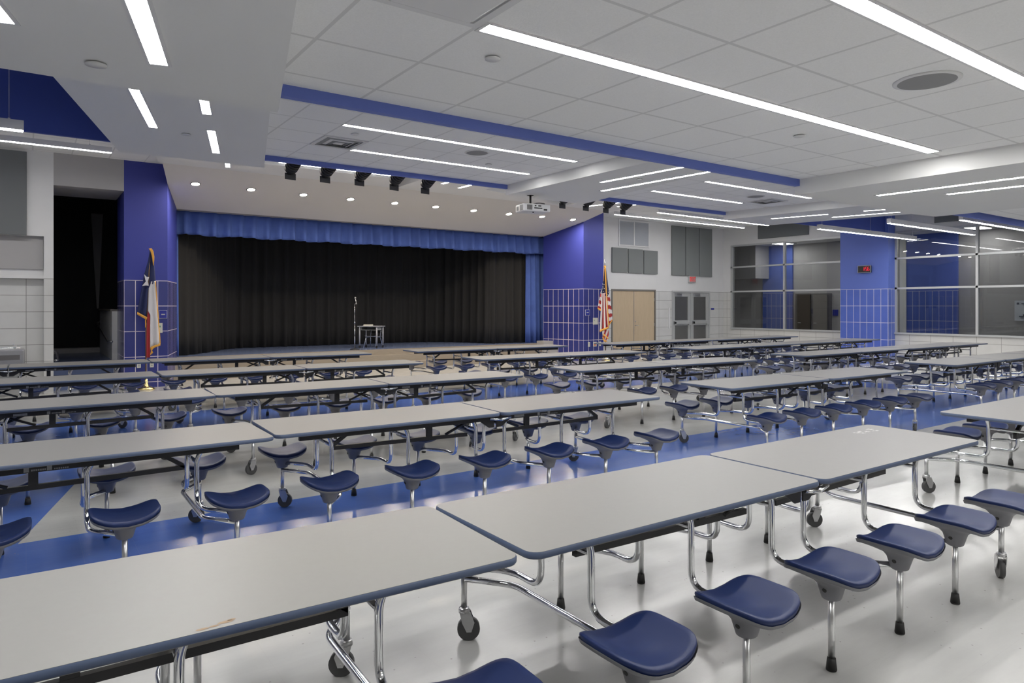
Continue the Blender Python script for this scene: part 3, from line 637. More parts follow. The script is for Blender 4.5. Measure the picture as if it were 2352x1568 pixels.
# wooden double doors
dd = struct(empty('door_1', (15.52, YF, 0)))
MB().box(0, -.02, 0, .05, .1, 2.19).box(2.01, -.02, 0, 2.06, .1, 2.19).box(.05, -.02, 2.14, 2.01, .1, 2.19).obj('door_frame', M['bronze'], dd)
for k, (a, b) in enumerate(((.055, 1.025), (1.035, 2.005))):
    o = MB().box(a, .01, .01, b, .055, 2.135).obj('door_leaf', M['maple'], dd)
    hx = a+.0 if k == 0 else b
    h = MB()
    for z in (.3, 1.0, 1.85): h.cyl((hx, .005, z-.055), (hx, .005, z+.055), .012, n=8)
    h.obj('hinge', M['steel'], dd)
MB().cyl((1.09, .01, .99), (1.09, -.045, .99), .012).cyl((1.09, -.045, .99), (1.20, -.045, .99), .010).lathe([(.032, 0), (.03, .008), (.0001, .008)], (0, 0, 0)).obj('door_handle', M['steel'], dd)
MB().cyl((1.10, .01, 1.12), (1.10, -.004, 1.12), .022).obj('lock_cylinder', M['steel'], dd)
MB().box(1.024, .0, .01, 1.036, .012, 2.135).obj('astragal', M['steel'], dd)
# aluminium exit doors
de = struct(empty('door_2', (18.40, YF, 0)))
MB().box(0, -.02, 0, .06, .1, 2.17).box(1.96, -.02, 0, 2.02, .1, 2.17).box(.06, -.02, 2.11, 1.96, .1, 2.17).box(.985, -.01, 0, 1.035, .08, 2.11).obj('door_frame', M['alu'], de)
for a, b in ((.06, .98), (1.04, 1.96)):
    l = MB().box(a, .01, .02, a+.11, .055, 2.1).box(b-.11, .01, .02, b, .055, 2.1).box(a+.11, .01, 1.97, b-.11, .055, 2.1).box(a+.11, .01, .02, b-.11, .055, .25).box(a+.11, .01, .95, b-.11, .055, 1.13).obj('door_leaf', M['alu'], de)
    MB().box(a+.1, .03, .24, b-.1, .036, .96).box(a+.1, .03, 1.12, b-.1, .036, 1.98).obj('door_glass', M['doorglass'], l)
    MB().box(a+.03, -.05, 1.0, b-.03, -.01, 1.09).box(a+.03, -.05, .98, a+.12, .012, 1.11).box(b-.14, -.06, .96, b-.05, .012, 1.12).obj('panic_bar', M['alu'], l, bevel=.006)
    MB().box(a+.1, -.05, 2.0, a+.42, .008, 2.08).obj('door_closer', M['steel'], l, bevel=.01)
# exit sign
ex = empty('exit_sign', (19.42, YF-.06, 2.59))
MB().box(-.19, 0, -.12, .19, .058, .12).obj('housing', M['signface'], ex, bevel=.008)
LET = {'E': [(0, 0, .2, 1), (.2, 0, 1, .18), (.2, .41, .85, .59), (.2, .82, 1, 1)], 'I': [(.38, 0, .62, 1)], 'T': [(.38, 0, .62, .82), (0, .82, 1, 1)]}
def letters(mb, txt, x, z, w, h, y, gap=.25):
    """block capitals on a wall facing -Y"""
    G = {'X': None}
    for ch in txt:
        if ch in 'EIT':
            for a, b, c, d in LET[ch]: mb.box(x+a*w, y, z+b*h, x+c*w, y+.004, z+d*h)
        elif ch == 'X':
            for s in (0, 1):
                xa, xb = (x, x+w) if s == 0 else (x+w, x); t = .22*w
                mb.add([(xa-t/2, y, z), (xa+t/2, y, z), (xb+t/2, y, z+h), (xb-t/2, y, z+h), (xa-t/2, y+.004, z), (xa+t/2, y+.004, z), (xb+t/2, y+.004, z+h), (xb-t/2, y+.004, z+h)],
                       [(0, 1, 2, 3), (7, 6, 5, 4), (0, 4, 5, 1), (1, 5, 6, 2), (2, 6, 7, 3), (3, 7, 4, 0)])
        x += w*(1+gap)
q = MB(); letters(q, 'EXIT', -.145, -.075, .06, .15, -.0045); q.obj('lettering', M['exitred'], ex)
MB().box(-.17, -.001, -.105, .17, .001, .105).obj('face', mat('exit_face', (.36, .27, .27), .5), ex)
tag(ex, 'small exit sign with red letters above the aluminium glass doors', 'exit sign')
# digital clock 1:56 on the pillar (faces -X)
ck = empty('digital_clock', (20.79, 10.88, 2.75), 0)
MB().box(-.06, -.19, -.10, .01, .19, .10).obj('housing', M['black_plastic'], ck, bevel=.006)
MB().box(-.065, -.20, -.11, -.045, .20, -.095).box(-.065, -.20, .095, -.045, .20, .11).box(-.065, -.20, -.095, -.045, -.187, .095).box(-.065, .187, -.095, -.045, .20, .095).obj('bezel', M['vent'], ck)
SEG = {'1': 'bc', '5': 'afgcd', '6': 'afgcde'}
def seg7(mb, ch, y, z, w, h, t):      # y decreases to the right as seen from the room
    B = {'a': (0, 1, 1, 1), 'g': (0, .5, 1, .5), 'd': (0, 0, 1, 0), 'f': (0, .5, 0, 1), 'b': (1, .5, 1, 1), 'e': (0, 0, 0, .5), 'c': (1, 0, 1, .5)}
    for s in SEG[ch]:
        a, b, c, d = B[s]; ya, yb = y-a*w, y-c*w; za, zb = z+b*h, z+d*h
        if za == zb: mb.box(-.066, yb+t*.6, za-t/2, -.061, ya-t*.6, za+t/2)
        else: mb.box(-.066, ya-t/2, za+t*.6, -.061, ya+t/2, zb-t*.6)
q = MB(); seg7(q, '1', .055, -.05, .05, .11, .010); seg7(q, '5', -.035, -.05, .05, .11, .010); seg7(q, '6', -.105, -.05, .05, .11, .010)
q.box(-.066, -.014, .015, -.061, -.004, .025).box(-.066, -.014, -.025, -.061, -.004, -.015)
q.obj('digits', M['led'], ck)
tag(ck, 'black digital wall clock showing 1:56 in red on the blue pillar', 'clock')
# small signs and boxes
def plate(name, x0, x1, z0, z1, y, m, label, cat, group=None, txt=None):
    e = MB().box(x0, y-.012, z0, x1, y, z1).obj(name, M[m], bevel=.002); tag(e, label, cat, group)
    if txt == 'lines':
        b = MB(); w = x1-x0
        for k in range(6): b.box(x0+w*(.26+.085*k), y-.0145, (z0+z1)/2-.012, x0+w*(.26+.085*k+.06), y-.0125, (z0+z1)/2+.012)
        b.obj('lettering', M['plate'], e)
        MB().box(x0-.006, y-.008, z0-.006, x1+.006, y-.0005, z1+.006).obj('border', M['plate'], e)
    if txt == 'box':
        MB().box(x0+.03, y-.016, (z0+z1)/2+.01, x0+.055, y-.0125, (z0+z1)/2+.045).obj('indicator', mat('green_lens', (.1, .3, .2), .4), e)
    if txt == 'socket':
        b = MB()
        for zz in ((z0+z1)/2-.03, (z0+z1)/2+.012): b.box((x0+x1)/2-.014, y-.0145, zz, (x0+x1)/2+.014, y-.0125, zz+.022)
        b.obj('socket', M['vent'] if m == 'plate' else M['exitred'], e)
    return e
plate('wall_sign', 2.20, 2.34, 1.385, 1.54, 15.5, 'signblue', 'blue sign with white lettering beside the state flag on the tiled pillar', 'sign', None, 'lines')
plate('control_box', 2.17, 2.26, 1.09, 1.29, 15.5, 'plate', 'ivory control box below the blue sign behind the state flag', 'control box', None, 'box')
plate('wall_sign', 13.57, 13.73, 1.36, 1.52, 15.45, 'signblue', 'blue sign with white lettering on the right blue tiles', 'sign', None, 'lines')
plate('control_box', 13.87, 14.06, 1.08, 1.28, 15.45, 'plate', 'ivory control box on the blue tiles left of the striped flag', 'control box', None, 'box')
plate('wall_outlet', 13.67, 13.75, .42, .56, 15.45, 'plate', 'white outlet on the right blue tiles, left of three', 'outlet', 'outlets on the right blue tiles', 'socket')
b_ = plate('wall_outlet', 13.88, 14.01, .42, .56, 15.45, 'plate', 'square outlet with orange sockets, middle of three on the blue tiles', 'outlet', 'outlets on the right blue tiles')
MB().box(13.905, 15.435, .445, 13.94, 15.4375, .535).box(13.95, 15.435, .445, 13.985, 15.4375, .535).obj('socket', mat('orange_socket', (.55, .12, .05), .5), b_)
plate('wall_outlet', 14.12, 14.19, .43, .56, 15.45, 'plate', 'narrow outlet at the right end of the three on the blue tiles', 'outlet', 'outlets on the right blue tiles', 'socket')
plate('wall_outlet', 1.80, 1.87, .40, .52, 15.5, 'plate', 'outlet on the left tiled pillar, left of the flag pole', 'outlet', 'outlets on the left tiled pillar', 'socket')
plate('wall_outlet', 2.03, 2.10, .40, .52, 15.5, 'plate', 'outlet on the left tiled pillar, right of the flag pole', 'outlet', 'outlets on the left tiled pillar', 'socket')
plate('wall_sign', 15.36, 15.48, 1.32, 1.50, YF, 'signblue', 'blue sign between the striped flag and the wooden doors', 'sign', None, 'lines')
plate('wall_sign', 20.50, 20.66, 1.50, 1.56, YF, 'signblue', 'tiny blue sign right of the aluminium exit doors', 'sign')
tag(MB().box(18.22, YF-.03, .86, 18.27, YF-.001, 1.58).obj('corner_guard', M['whitemetal']), 'thin white vertical guard strip left of the exit doors', 'guard strip')
# drinking fountain in the alcove
df = empty('drinking_fountain', (-.45, 15.6, .86))
MB().box(-.45, -.46, -.30, .43, 0, 0).obj('basin', M['steel'], df, bevel=.03)
MB().box(-.38, -.464, -.19, -.06, -.455, -.10).box(.04, -.464, -.19, .36, -.455, -.10).obj('push_panel', M['darkgrey'], df)
MB().tube([(.30, -.12, 0), (.30, -.12, .06), (.26, -.2, .075)], .012).tube([(-.40, -.10, .01), (.36, -.10, .01)], .018).obj('spout', M['chrome'], df)
MB().box(-.38, -.34, -.60, .37, 0, -.30).obj('cabinet', M['vent'], df)
tag(df, 'stainless steel drinking fountain in the tiled alcove at the left edge', 'drinking fountain')
# ------------------------------------------------------------ stage furniture
SZ = .48
ms = empty('microphone_stand', (7.10, 17.27, SZ))
MB().lathe([(.0001, 0), (.13, 0), (.125, .02), (.03, .032), (.0001, .034)], n=28).obj('base', M['blacksteel'], ms)
MB().cyl((0, 0, .03), (0, 0, .72), .013, n=12).cyl((0, 0, .70), (0, 0, .74), .020, n=12).cyl((0, 0, .72), (0, 0, 1.22), .009, n=12).obj('pole', M['chrome'], ms)
MB().cyl((.05, 0, 1.20), (.015, 0, 1.35), .014, .011, n=12).lathe([(.0001, .06), (.02, .055), (.026, .03), (.02, .0), (.0001, -.005)], (.012, 0, 1.34), 16).cyl((0, 0, 1.2), (.05, 0, 1.23), .008).obj('microphone', M['steel'], ms)
MB().tube([(.05, 0, 1.2), (.06, .01, .9), (.055, .01, .6), (.05, .02, .35)], .004, n=6, bend=.1).obj('cable', M['black_plastic'], ms)
tag(ms, 'slim chrome microphone stand with round base on the stage, left of the desk', 'microphone stand')
dk = empty('school_desk', (7.80, 17.80, SZ), R(-52))
MB().box(-.31, -.23, .585, .31, .23, .605).obj('desktop', M['grey_plastic'], dk, bevel=.008)
MB().box(-.22, -.16, .49, .22, .16, .50).box(-.22, .15, .49, .22, .16, .585).box(-.23, -.16, .49, -.22, .16, .585).box(.22, -.16, .49, .23, .16, .585).obj('book_box', M['vent'], dk)
for sx in (-1, 1):
    for sy in (-1, 1):
        l = MB().cyl((sx*.26, sy*.18, .07), (sx*.26, sy*.18, .585), .022, n=12).obj('leg', M['grey_plastic'], dk)
        MB().cyl((sx*.26-.012, sy*.18, .032), (sx*.26+.012, sy*.18, .032), .032, n=14).cyl((sx*.26, sy*.18, .03), (sx*.26, sy*.18, .075), .012).obj('caster', M['black_plastic'], l)
tag(dk, 'small grey school desk on casters standing on the stage', 'desk')
bk = tag(MB().box(-.13, -.10, 0, .13, .10, .02).box(-.12, -.09, .02, .135, .095, .035).obj('paper_stack', M['plate'], loc=(7.72, 17.84, SZ+.606)), 'small stack of papers lying on the stage desk', 'papers'); bk.rotation_euler = (0, 0, R(-20))
ch = empty('school_chair', (7.90, 17.90, SZ), R(128))
s = MB(); V = []
for j in range(7):
    for i in range(7): x = -.17+.34*i/6; y = -.17+.34*j/6; V.append((x, y, .30+.35*x*x+(.5*(y+.05)**2)))
s.add(V, [(j*7+i, j*7+i+1, (j+1)*7+i+1, (j+1)*7+i) for j in range(6) for i in range(6)], True); solid(s.obj('seat', M['grey_plastic'], ch), .01)
s = MB(); V = []
for j in range(6):
    for i in range(7): x = -.17+.34*i/6; V.append((x, -.20+.4*x*x-.02*j/5, .40+.22*j/5))
s.add(V, [(j*7+i, j*7+i+1, (j+1)*7+i+1, (j+1)*7+i) for j in range(5) for i in range(6)], True); solid(s.obj('backrest', M['black_plastic'], ch), .01)
for sx in (-1, 1): MB().tube([(sx*.19, .2, 0), (sx*.15, .13, .29), (sx*.15, -.13, .29), (sx*.19, -.2, 0)], .011, bend=.05).tube([(sx*.15, -.12, .29), (sx*.15, -.19, .60)], .010).obj('leg_frame', M['chrome'], ch)
tag(ch, 'small school chair with chrome legs tucked under the stage desk', 'chair')
# ------------------------------------------------------------ flags
def drape(mb, Lp, Rp, rows=24, cols=12, amp=.015, waves=3, y0=0, mi=None, taper=True):
    def at(P, t):
        for i in range(len(P)-1):
            if t <= (i+1)/(len(P)-1)+1e-9: u = t*(len(P)-1)-i; return [P[i][k]+(P[i+1][k]-P[i][k])*u for k in (0, 1)]
    V = []
    for j in range(rows+1):
        t = j/rows; a, b = at(Lp, t), at(Rp, t)
        for i in range(cols+1):
            u = i/cols; V.append((a[0]+(b[0]-a[0])*u, y0-amp*(.4+.6*t)*sin(u*waves*pi+t), a[1]+(b[1]-a[1])*u))
    F = [(j*(cols+1)+i, j*(cols+1)+i+1, (j+1)*(cols+1)+i+1, (j+1)*(cols+1)+i) for j in range(rows) for i in range(cols)]
    k0 = len(mb.mi); mb.add(V, F, True)
    if mi:
        for q_ in range(rows*cols): mb.mi[k0+q_] = mi((q_ % cols)/cols, (q_//cols)/rows)
    return mb
fl = empty('state_flag', (1.95, 15.15, 0), -R(7.3))
tx = lambda a, b: ((a-470)*.00161, 2.917-.00161*b)
MB().lathe([(.0001, 0), (.155, 0), (.155, .02), (.10, .05), (.05, .075), (.035, .12), (.03, .20), (.0001, .20)], (-.03, 0, 0), 28).obj('floor_stand', M['brass'], fl)
MB().cyl((-.032, 0, .12), (-.03, 0, 1.3), .014, n=12).cyl((-.03, 0, 1.3), (.045, 0, 2.76), .013, n=12).obj('pole', M['polewood'], fl)
q = MB(); drape(q, [tx(492, 120), tx(475, 250), tx(428, 430), tx(408, 570), tx(375, 760), tx(355, 875)], [tx(525, 150), tx(540, 300), tx(556, 500), tx(478, 600), tx(472, 800), tx(462, 935)], amp=.03, waves=3)
solid(q.obj('blue_field', M['navy'], fl), .004)
q = MB(); s5 = [tx(430, 412), tx(458, 445), tx(484, 446), tx(470, 500), tx(480, 552), tx(450, 548), tx(408, 556), tx(448, 502)]
for y in (-.05,): q.add([(x, y, z) for x, z in s5]+[(x, y-.004, z) for x, z in s5], [tuple(range(8)), tuple(range(15, 7, -1))]+[(i, 8+i, 8+(i+1) % 8, (i+1) % 8) for i in range(8)])
q.obj('star', M['white'], fl)
q = MB(); drape(q, [tx(505, 500), tx(480, 580), tx(472, 860), tx(496, 900), tx(495, 1300)], [tx(552, 492), tx(560, 600), tx(575, 850), tx(590, 1050), tx(605, 1258)], amp=.025, waves=3, y0=-.012); solid(q.obj('white_stripe', M['white'], fl), .004)
q = MB(); drape(q, [tx(472, 855), tx(462, 950), tx(456, 1150), tx(454, 1425)], [tx(476, 860), tx(498, 930), tx(497, 1150), tx(495, 1425)], amp=.015, waves=2, y0=-.02, cols=6); solid(q.obj('red_stripe', M['red'], fl), .004)
q = MB(); drape(q, [tx(358, 868), tx(355, 900)], [tx(464, 935), tx(456, 966)], 2, 10, .01, 3, -.03); solid(q.obj('fringe', M['gold'], fl), .006)
q = MB(); drape(q, [tx(495, 1296), tx(497, 1325)], [tx(606, 1252), tx(604, 1282)], 2, 10, .01, 3, -.03); solid(q.obj('fringe', M['gold'], fl), .006)
q = MB(); drape(q, [tx(500, 1320), tx(505, 1345), tx(500, 1365), tx(494, 1392)], [tx(545, 1300), tx(515, 1335), tx(528, 1365), tx(505, 1388)], 6, 4, .01, 2, -.03); solid(q.obj('fringe', M['gold'], fl), .006)
q = MB(); drape(q, [tx(480, 100), tx(500, 130), tx(515, 200), tx(526, 300)], [tx(510, 95), tx(530, 125), tx(542, 205), tx(534, 305)], 8, 4, .01, 2, -.03); solid(q.obj('fringe', M['gold'], fl), .006)
q = MB(); drape(q, [tx(441, 955), tx(440, 1060)], [tx(450, 960), tx(449, 1060)], 3, 2, .003, 1, -.02); solid(q.obj('fringe', M['gold'], fl), .006)
q = MB(); drape(q, [tx(548, 495), tx(598, 1255)], [tx(556, 495), tx(608, 1255)], 12, 2, .003, 1, -.03); solid(q.obj('fringe', M['gold'], fl), .006)
tag(fl, 'furled blue, white and red flag with one star by the left pillar', 'flag')
fu = empty('national_flag', (13.95, 15.02, 0), -R(42.8)+R(0))
us = lambda a, b: ((a-1050)*.001966, 3.209-.001966*b)
MB().lathe([(.0001, 0), (.155, 0), (.155, .02), (.10, .05), (.05, .075), (.035, .12), (.03, .20), (.0001, .20)], (.03, .02, 0), 28).obj('floor_stand', M['brass'], fu)
MB().cyl((.03, .02, .12), (.004, .02, 2.85), .014, n=12).obj('pole', M['polewood'], fu)
MB().cyl((.004, .02, 2.80), (.004, .02, 2.98), .012, n=12).lathe([(.0001, 2.96), (.022, 2.975), (.012, 2.99), (.006, 3.02), (.0001, 3.03)], (.004, .02, 0), 14).obj('finial', M['steel'], fu)
q = MB(); drape(q, [us(1045, 200), us(1036, 330), us(1022, 450), us(1012, 540), us(1002, 610)], [us(1062, 200), us(1080, 330), us(1098, 480), us(1116, 600), us(1088, 665)], amp=.03, waves=3); solid(q.obj('blue_canton', M['navy'], fu), .004)
q = MB()
for a, b in ((1018, 472), (1024, 516), (1030, 582), (1012, 545), (1040, 480), (1042, 540), (1106, 595), (1112, 560), (1088, 628)):
    x, z = us(a, b); q.add([(x+.018*(1 if k % 2 == 0 else .45)*cos(pi/2+k*pi/5), -.045, z+.018*(1 if k % 2 == 0 else .45)*sin(pi/2+k*pi/5)) for k in range(10)], [tuple(range(10))])
solid(q.obj('stars', M['white'], fu), .003)
st2 = [M['white'], M['red']]
q = MB(); drape(q, [us(998, 560), us(978, 660), us(960, 760), us(945, 830)], [us(1020, 600), us(1012, 680), us(1003, 780), us(992, 862)], 30, 6, .02, 2, -.01, mi=lambda u, t: int(t*6) % 2)
drape(q, [us(1004, 608), us(996, 800), us(985, 1000), us(978, 1180)], [us(1066, 605), us(1080, 800), us(1098, 1000), us(1112, 1112)], 24, 30, .03, 4, -.015, mi=lambda u, t: (0, 1, 0, 1, 0)[min(4, int(u*4.6))])
drape(q, [us(1086, 665), us(1092, 800), us(1102, 950), us(1110, 1085)], [us(1118, 615), us(1140, 760), us(1160, 900), us(1162, 1010)], 36, 6, .02, 1, -.01, mi=lambda u, t: int(t*7-u*.9+1) % 2)
drape(q, [us(1012, 1185), us(1020, 1250), us(1040, 1330)], [us(1108, 1130), us(1110, 1230), us(1085, 1330)], 12, 15, .02, 2, -.01, mi=lambda u, t: int(u*3+t*2) % 2)
solid(q.obj('stripes', st2, fu), .004)
q = MB(); drape(q, [us(1052, 205), us(1058, 400), us(1068, 600), us(1085, 850), us(1102, 1110)], [us(1066, 205), us(1076, 400), us(1082, 600), us(1098, 850), us(1115, 1110)], 20, 2, .004, 1, -.06); solid(q.obj('fringe', M['gold'], fu), .006)
q = MB(); drape(q, [us(975, 1160), us(978, 1195)], [us(1112, 1108), us(1112, 1132)], 2, 10, .008, 3, -.05); solid(q.obj('fringe', M['gold'], fu), .006)
q = MB(); drape(q, [us(945, 822), us(946, 848)], [us(994, 850), us(990, 878)], 2, 6, .008, 2, -.03); solid(q.obj('fringe', M['gold'], fu), .006)
q = MB(); drape(q, [us(1108, 1075), us(1110, 1098)], [us(1166, 1000), us(1160, 1030)], 2, 6, .008, 2, -.03); solid(q.obj('fringe', M['gold'], fu), .006)
q = MB(); drape(q, [us(1018, 1222), us(1030, 1240), us(1075, 1275), us(1100, 1300)], [us(1045, 1222), us(1062, 1245), us(1095, 1270), us(1112, 1290)], 6, 3, .006, 1, -.04); solid(q.obj('fringe', M['gold'], fu), .006)
q = MB(); drape(q, [us(1015, 1260), us(1022, 1300), us(1042, 1335)], [us(1030, 1262), us(1040, 1300), us(1090, 1335)], 6, 3, .006, 1, -.04); solid(q.obj('fringe', M['gold'], fu), .006)
q = MB(); drape(q, [us(1035, 200), us(1032, 215)], [us(1072, 196), us(1070, 215)], 2, 4, .006, 1, -.03); solid(q.obj('fringe', M['gold'], fu), .006)
q = MB(); drape(q, [us(1040, 225), us(1034, 320), us(1032, 430)], [us(1048, 225), us(1040, 320), us(1036, 430)], 6, 2, .004, 1, -.04); solid(q.obj('fringe', M['gold'], fu), .006)
tag(fu, 'furled red and white striped flag with gold fringe at the right of the stage', 'flag')
# ------------------------------------------------------------ folding tables with attached stools
TL, TW, TH, CX = 3.62, .745, .76, 1.81
def rrect(hx, hy, r, n=6):
    P = []
    for cx, cy, a in ((hx-r, hy-r, 0), (-hx+r, hy-r, 90), (-hx+r, -hy+r, 180), (hx-r, -hy+r, 270)):
        for k in range(n+1): t = R(a+90*k/n); P.append((cx+r*cos(t), cy+r*sin(t)))
    return P
def slab(prof, hx, hy, r):
    """stack of rounded rectangles: (inset, z) pairs"""
    mb = MB(); V = []
    for ins, z in prof: V += [(x, y, z) for x, y in rrect(hx-ins, hy-ins, max(.005, r-ins))]
    n = len(V)//len(prof); F = [(i*n+k, i*n+(k+1) % n, (i+1)*n+(k+1) % n, (i+1)*n+k) for i in range(len(prof)-1) for k in range(n)]
    mb.add(V, F, True); return mb, n
def make_table():
    t = empty('folding_table')
    for s in (0, 1):
        hx = TL/4-.004; cx = hx+.001 if s == 0 else TL-hx-.001
        mb, n = slab([(.003, TH-.0005), (.0, TH-.006), (.0, TH-.021), (.006, TH-.027)], hx, TW/2, .055)
        mb2 = MB(); P = rrect(hx-.004, TW/2-.004, .051)
        mb2.add([(x, y, TH) for x, y in P]+[(x, y, TH-.0265) for x, y in P], [tuple(range(n)), tuple(range(2*n-1, n-1, -1))]+[(k, n+k, n+(k+1) % n, (k+1) % n) for k in range(n)])
        top = mb2.obj('tabletop', M['laminate'], t, (cx, 0, 0)); mb.obj('edge_band', M['edge'], top)
        sg = 1 if s == 0 else -1
        X = lambda x: x if s == 0 else TL-x
        for sy in (-1, 1):
            x0, x1 = sorted((X(.20), X(CX-.03))); y = sy*(TW/2-.155)
            MB().box(x0, y-.018, TH-.082, x1, y+.018, TH-.0266).obj('apron_rail', M['blacksteel'], t)
            hp = MB(); a, b = sorted((X(CX-.015), X(CX-.16))); c = X(CX-.015); yy = sy*(TW/2-.125)
            pts = [(X(CX-.012), TH-.035), (X(CX-.20), TH-.035), (X(CX-.15), TH-.075), (X(CX-.06), TH-.135), (X(CX-.012), TH-.135)]
            hp.add([(x, yy-.004, z) for x, z in pts]+[(x, yy+.004, z) for x, z in pts], [tuple(range(5)), tuple(range(9, 4, -1))]+[(i, 5+i, 5+(i+1) % 5, (i+1) % 5) for i in range(5)])
            hp.obj('hinge_plate', M['blacksteel'], t)
        for xa, za, xb, zb in ((.70, .70, .50, .565), (.50, .555, 1.68, .540)):
            a, b = X(xa), X(xb); q = MB(); w = .013; h = .015
            q.add([(a, -w, za-h), (a, w, za-h), (a, w, za+h), (a, -w, za+h), (b, -w, zb-h), (b, w, zb-h), (b, w, zb+h), (b, -w, zb+h)], [(0, 1, 2, 3), (7, 6, 5, 4), (0, 4, 5, 1), (1, 5, 6, 2), (2, 6, 7, 3), (3, 7, 4, 0)])
            q.obj('brace' if za > .6 else 'centre_bar', M['blacksteel'], t)
        MB().box(*[min(X(1.30), X(1.35)), -.012, .545], *[max(X(1.30), X(1.35)), .012, TH-.035]).obj('bar_bracket', M['blacksteel'], t)
        q = MB().tube([(X(1.42), .05, .70), (X(1.70), .05, .58)], .012, 6).tube([(X(1.45), -.05, .57), (X(1.74), -.05, .69)], .012, 6); q.obj('fold_link', M['blacksteel'], t)
        q = MB().tube([(X(CX-.10), -.33, .715), (X(CX+.0), -.345, .70)], .012, 8); q.obj('latch', M['chrome'], t)
    # product label plates on the apron right of the fold
    for sy in (-1, 1):
        X = (lambda x: x) if sy < 0 else (lambda x: TL-x)
        y = sy*(TW/2-.1365)
        x0, x1 = sorted((X(2.01), X(2.11))); MB().box(x0, y-.0008, TH-.074, x1, y+.0008, TH-.054).obj('label_plate', M['sticker'], t)
        q = MB()
        for a, b in ((2.25, 2.275), (2.36, 2.385)):
            x0, x1 = sorted((X(a), X(b))); q.box(x0, y-.0012, TH-.077, x1, y+.0012, TH-.052)
        for k in range(7):
            x0, x1 = sorted((X(2.285+.0105*k), X(2.293+.0105*k))); q.box(x0, y-.0012, TH-.074, x1, y+.0012, TH-.064)
            x0, x1 = sorted((X(2.395+.0105*k), X(2.402+.0105*k))); q.box(x0, y-.0012, TH-.076, x1, y+.0012, TH-.068)
        q.obj('label_print', M['sticker'], t)
    # frames
    for s in (0, 1):
        sg = 1 if s == 0 else -1
        X = lambda x: x if s == 0 else TL-x
        for k, (xj, xs) in enumerate(((.45, .295), (1.06, .90), (1.67, 1.505))):
            for sy in (-1, 1):
                zc = .36 if k == 0 else .335
                MB().tube([(X(xj-.06), sy*.17, TH-.034), (X(xj), sy*.17, .645), (X(xj), sy*.17, zc), (X(xj), sy*.40, zc), (X(xs), sy*.575, zc)], .0155, 10, bend=.085).obj('support_tube', M['chrome'], t)
            MB().tube([(X(xj), -.165, .61), (X(xj), .165, .61)], .0115, 8).obj('cross_bar', M['chrome'], t)
        q = MB().tube([(X(.295), -.58, .30), (X(.45), -.38, .30), (X(.45), .38, .30), (X(.295), .58, .30)], .0155, 10, bend=.06); q.obj('end_tube', M['chrome'], t)
    # stools
    sm = MB(); N = 14; V = []
    def sz(u, v): return .052*abs(u)**2.0-.006+.004*v*v
    H = .174
    rings = [(1.0, -.002), (1.005, -.010), (.985, -.022)]
    B = [(math.copysign(abs(cos(2*pi*k/48))**(2/4.3), cos(2*pi*k/48)), math.copysign(abs(sin(2*pi*k/48))**(2/4.3), sin(2*pi*k/48))) for k in range(48)]                     # unit rounded square outline
    nb = len(B); rad = [0, .3, .55, .75, .88, .95, .985]
    for r in rad[1:]: V += [(x*r*H, y*r*H*.96*(1-.06*x*x), .455+sz(x*r, y*r)-(.006 if r > .96 else .001 if r > .9 else 0)) for x, y in B]
    for r, dz in rings: V += [(x*r*H, y*r*H*.96*(1-.06*x*x), .455+sz(x*r, y*r)+dz-.006) for x, y in B]
    c0 = len(V); V.append((0, 0, .455))
    F = [(c0, k, (k+1) % nb) for k in range(nb)]+[(i*nb+k, (i+1)*nb+k, (i+1)*nb+(k+1) % nb, i*nb+(k+1) % nb) for i in range(len(rad)-2+len(rings)) for k in range(nb)]
    sm.add(V, F, True); seat_me = sm.mesh('seat', M['seat'])
    hm = MB(); V = []
    levels = [(.985, None, -.022), (.95, None, -.032), (.62, .35, 0), (.40, .40, 0), (.30, .385, 0), (.22, .34, 0), (.17, .335, 0)]
    for r, z, dz in ((1.0, None, -.026), (.975, None, -.040), (.68, .424, 0), (.45, .408, 0), (.34, .386, 0), (.28, .352, 0), (.235, .326, 0), (.20, .321, 0), (.05, .321, 0)):
        V += [(x*r*H, y*r*H*.96, (.455+sz(x*r, y*r)+dz) if z is None else z+(.5*sz(x*r, y*r) if r > .4 else 0)) for x, y in (B if r > .5 else [(cos(atan2(b, a))*1.05, sin(atan2(b, a))*1.05) for a, b in B])]
    hm.add(V, [(i*nb+k, (i+1)*nb+k, (i+1)*nb+(k+1) % nb, i*nb+(k+1) % nb) for i in range(8) for k in range(nb)], True); hub_me = hm.mesh('seat_shell', M['hub'])
    pl = MB().cyl((-.050, 0, .372), (-.058, 0, .369), .010, n=12).mesh('plug', M['rubber'])
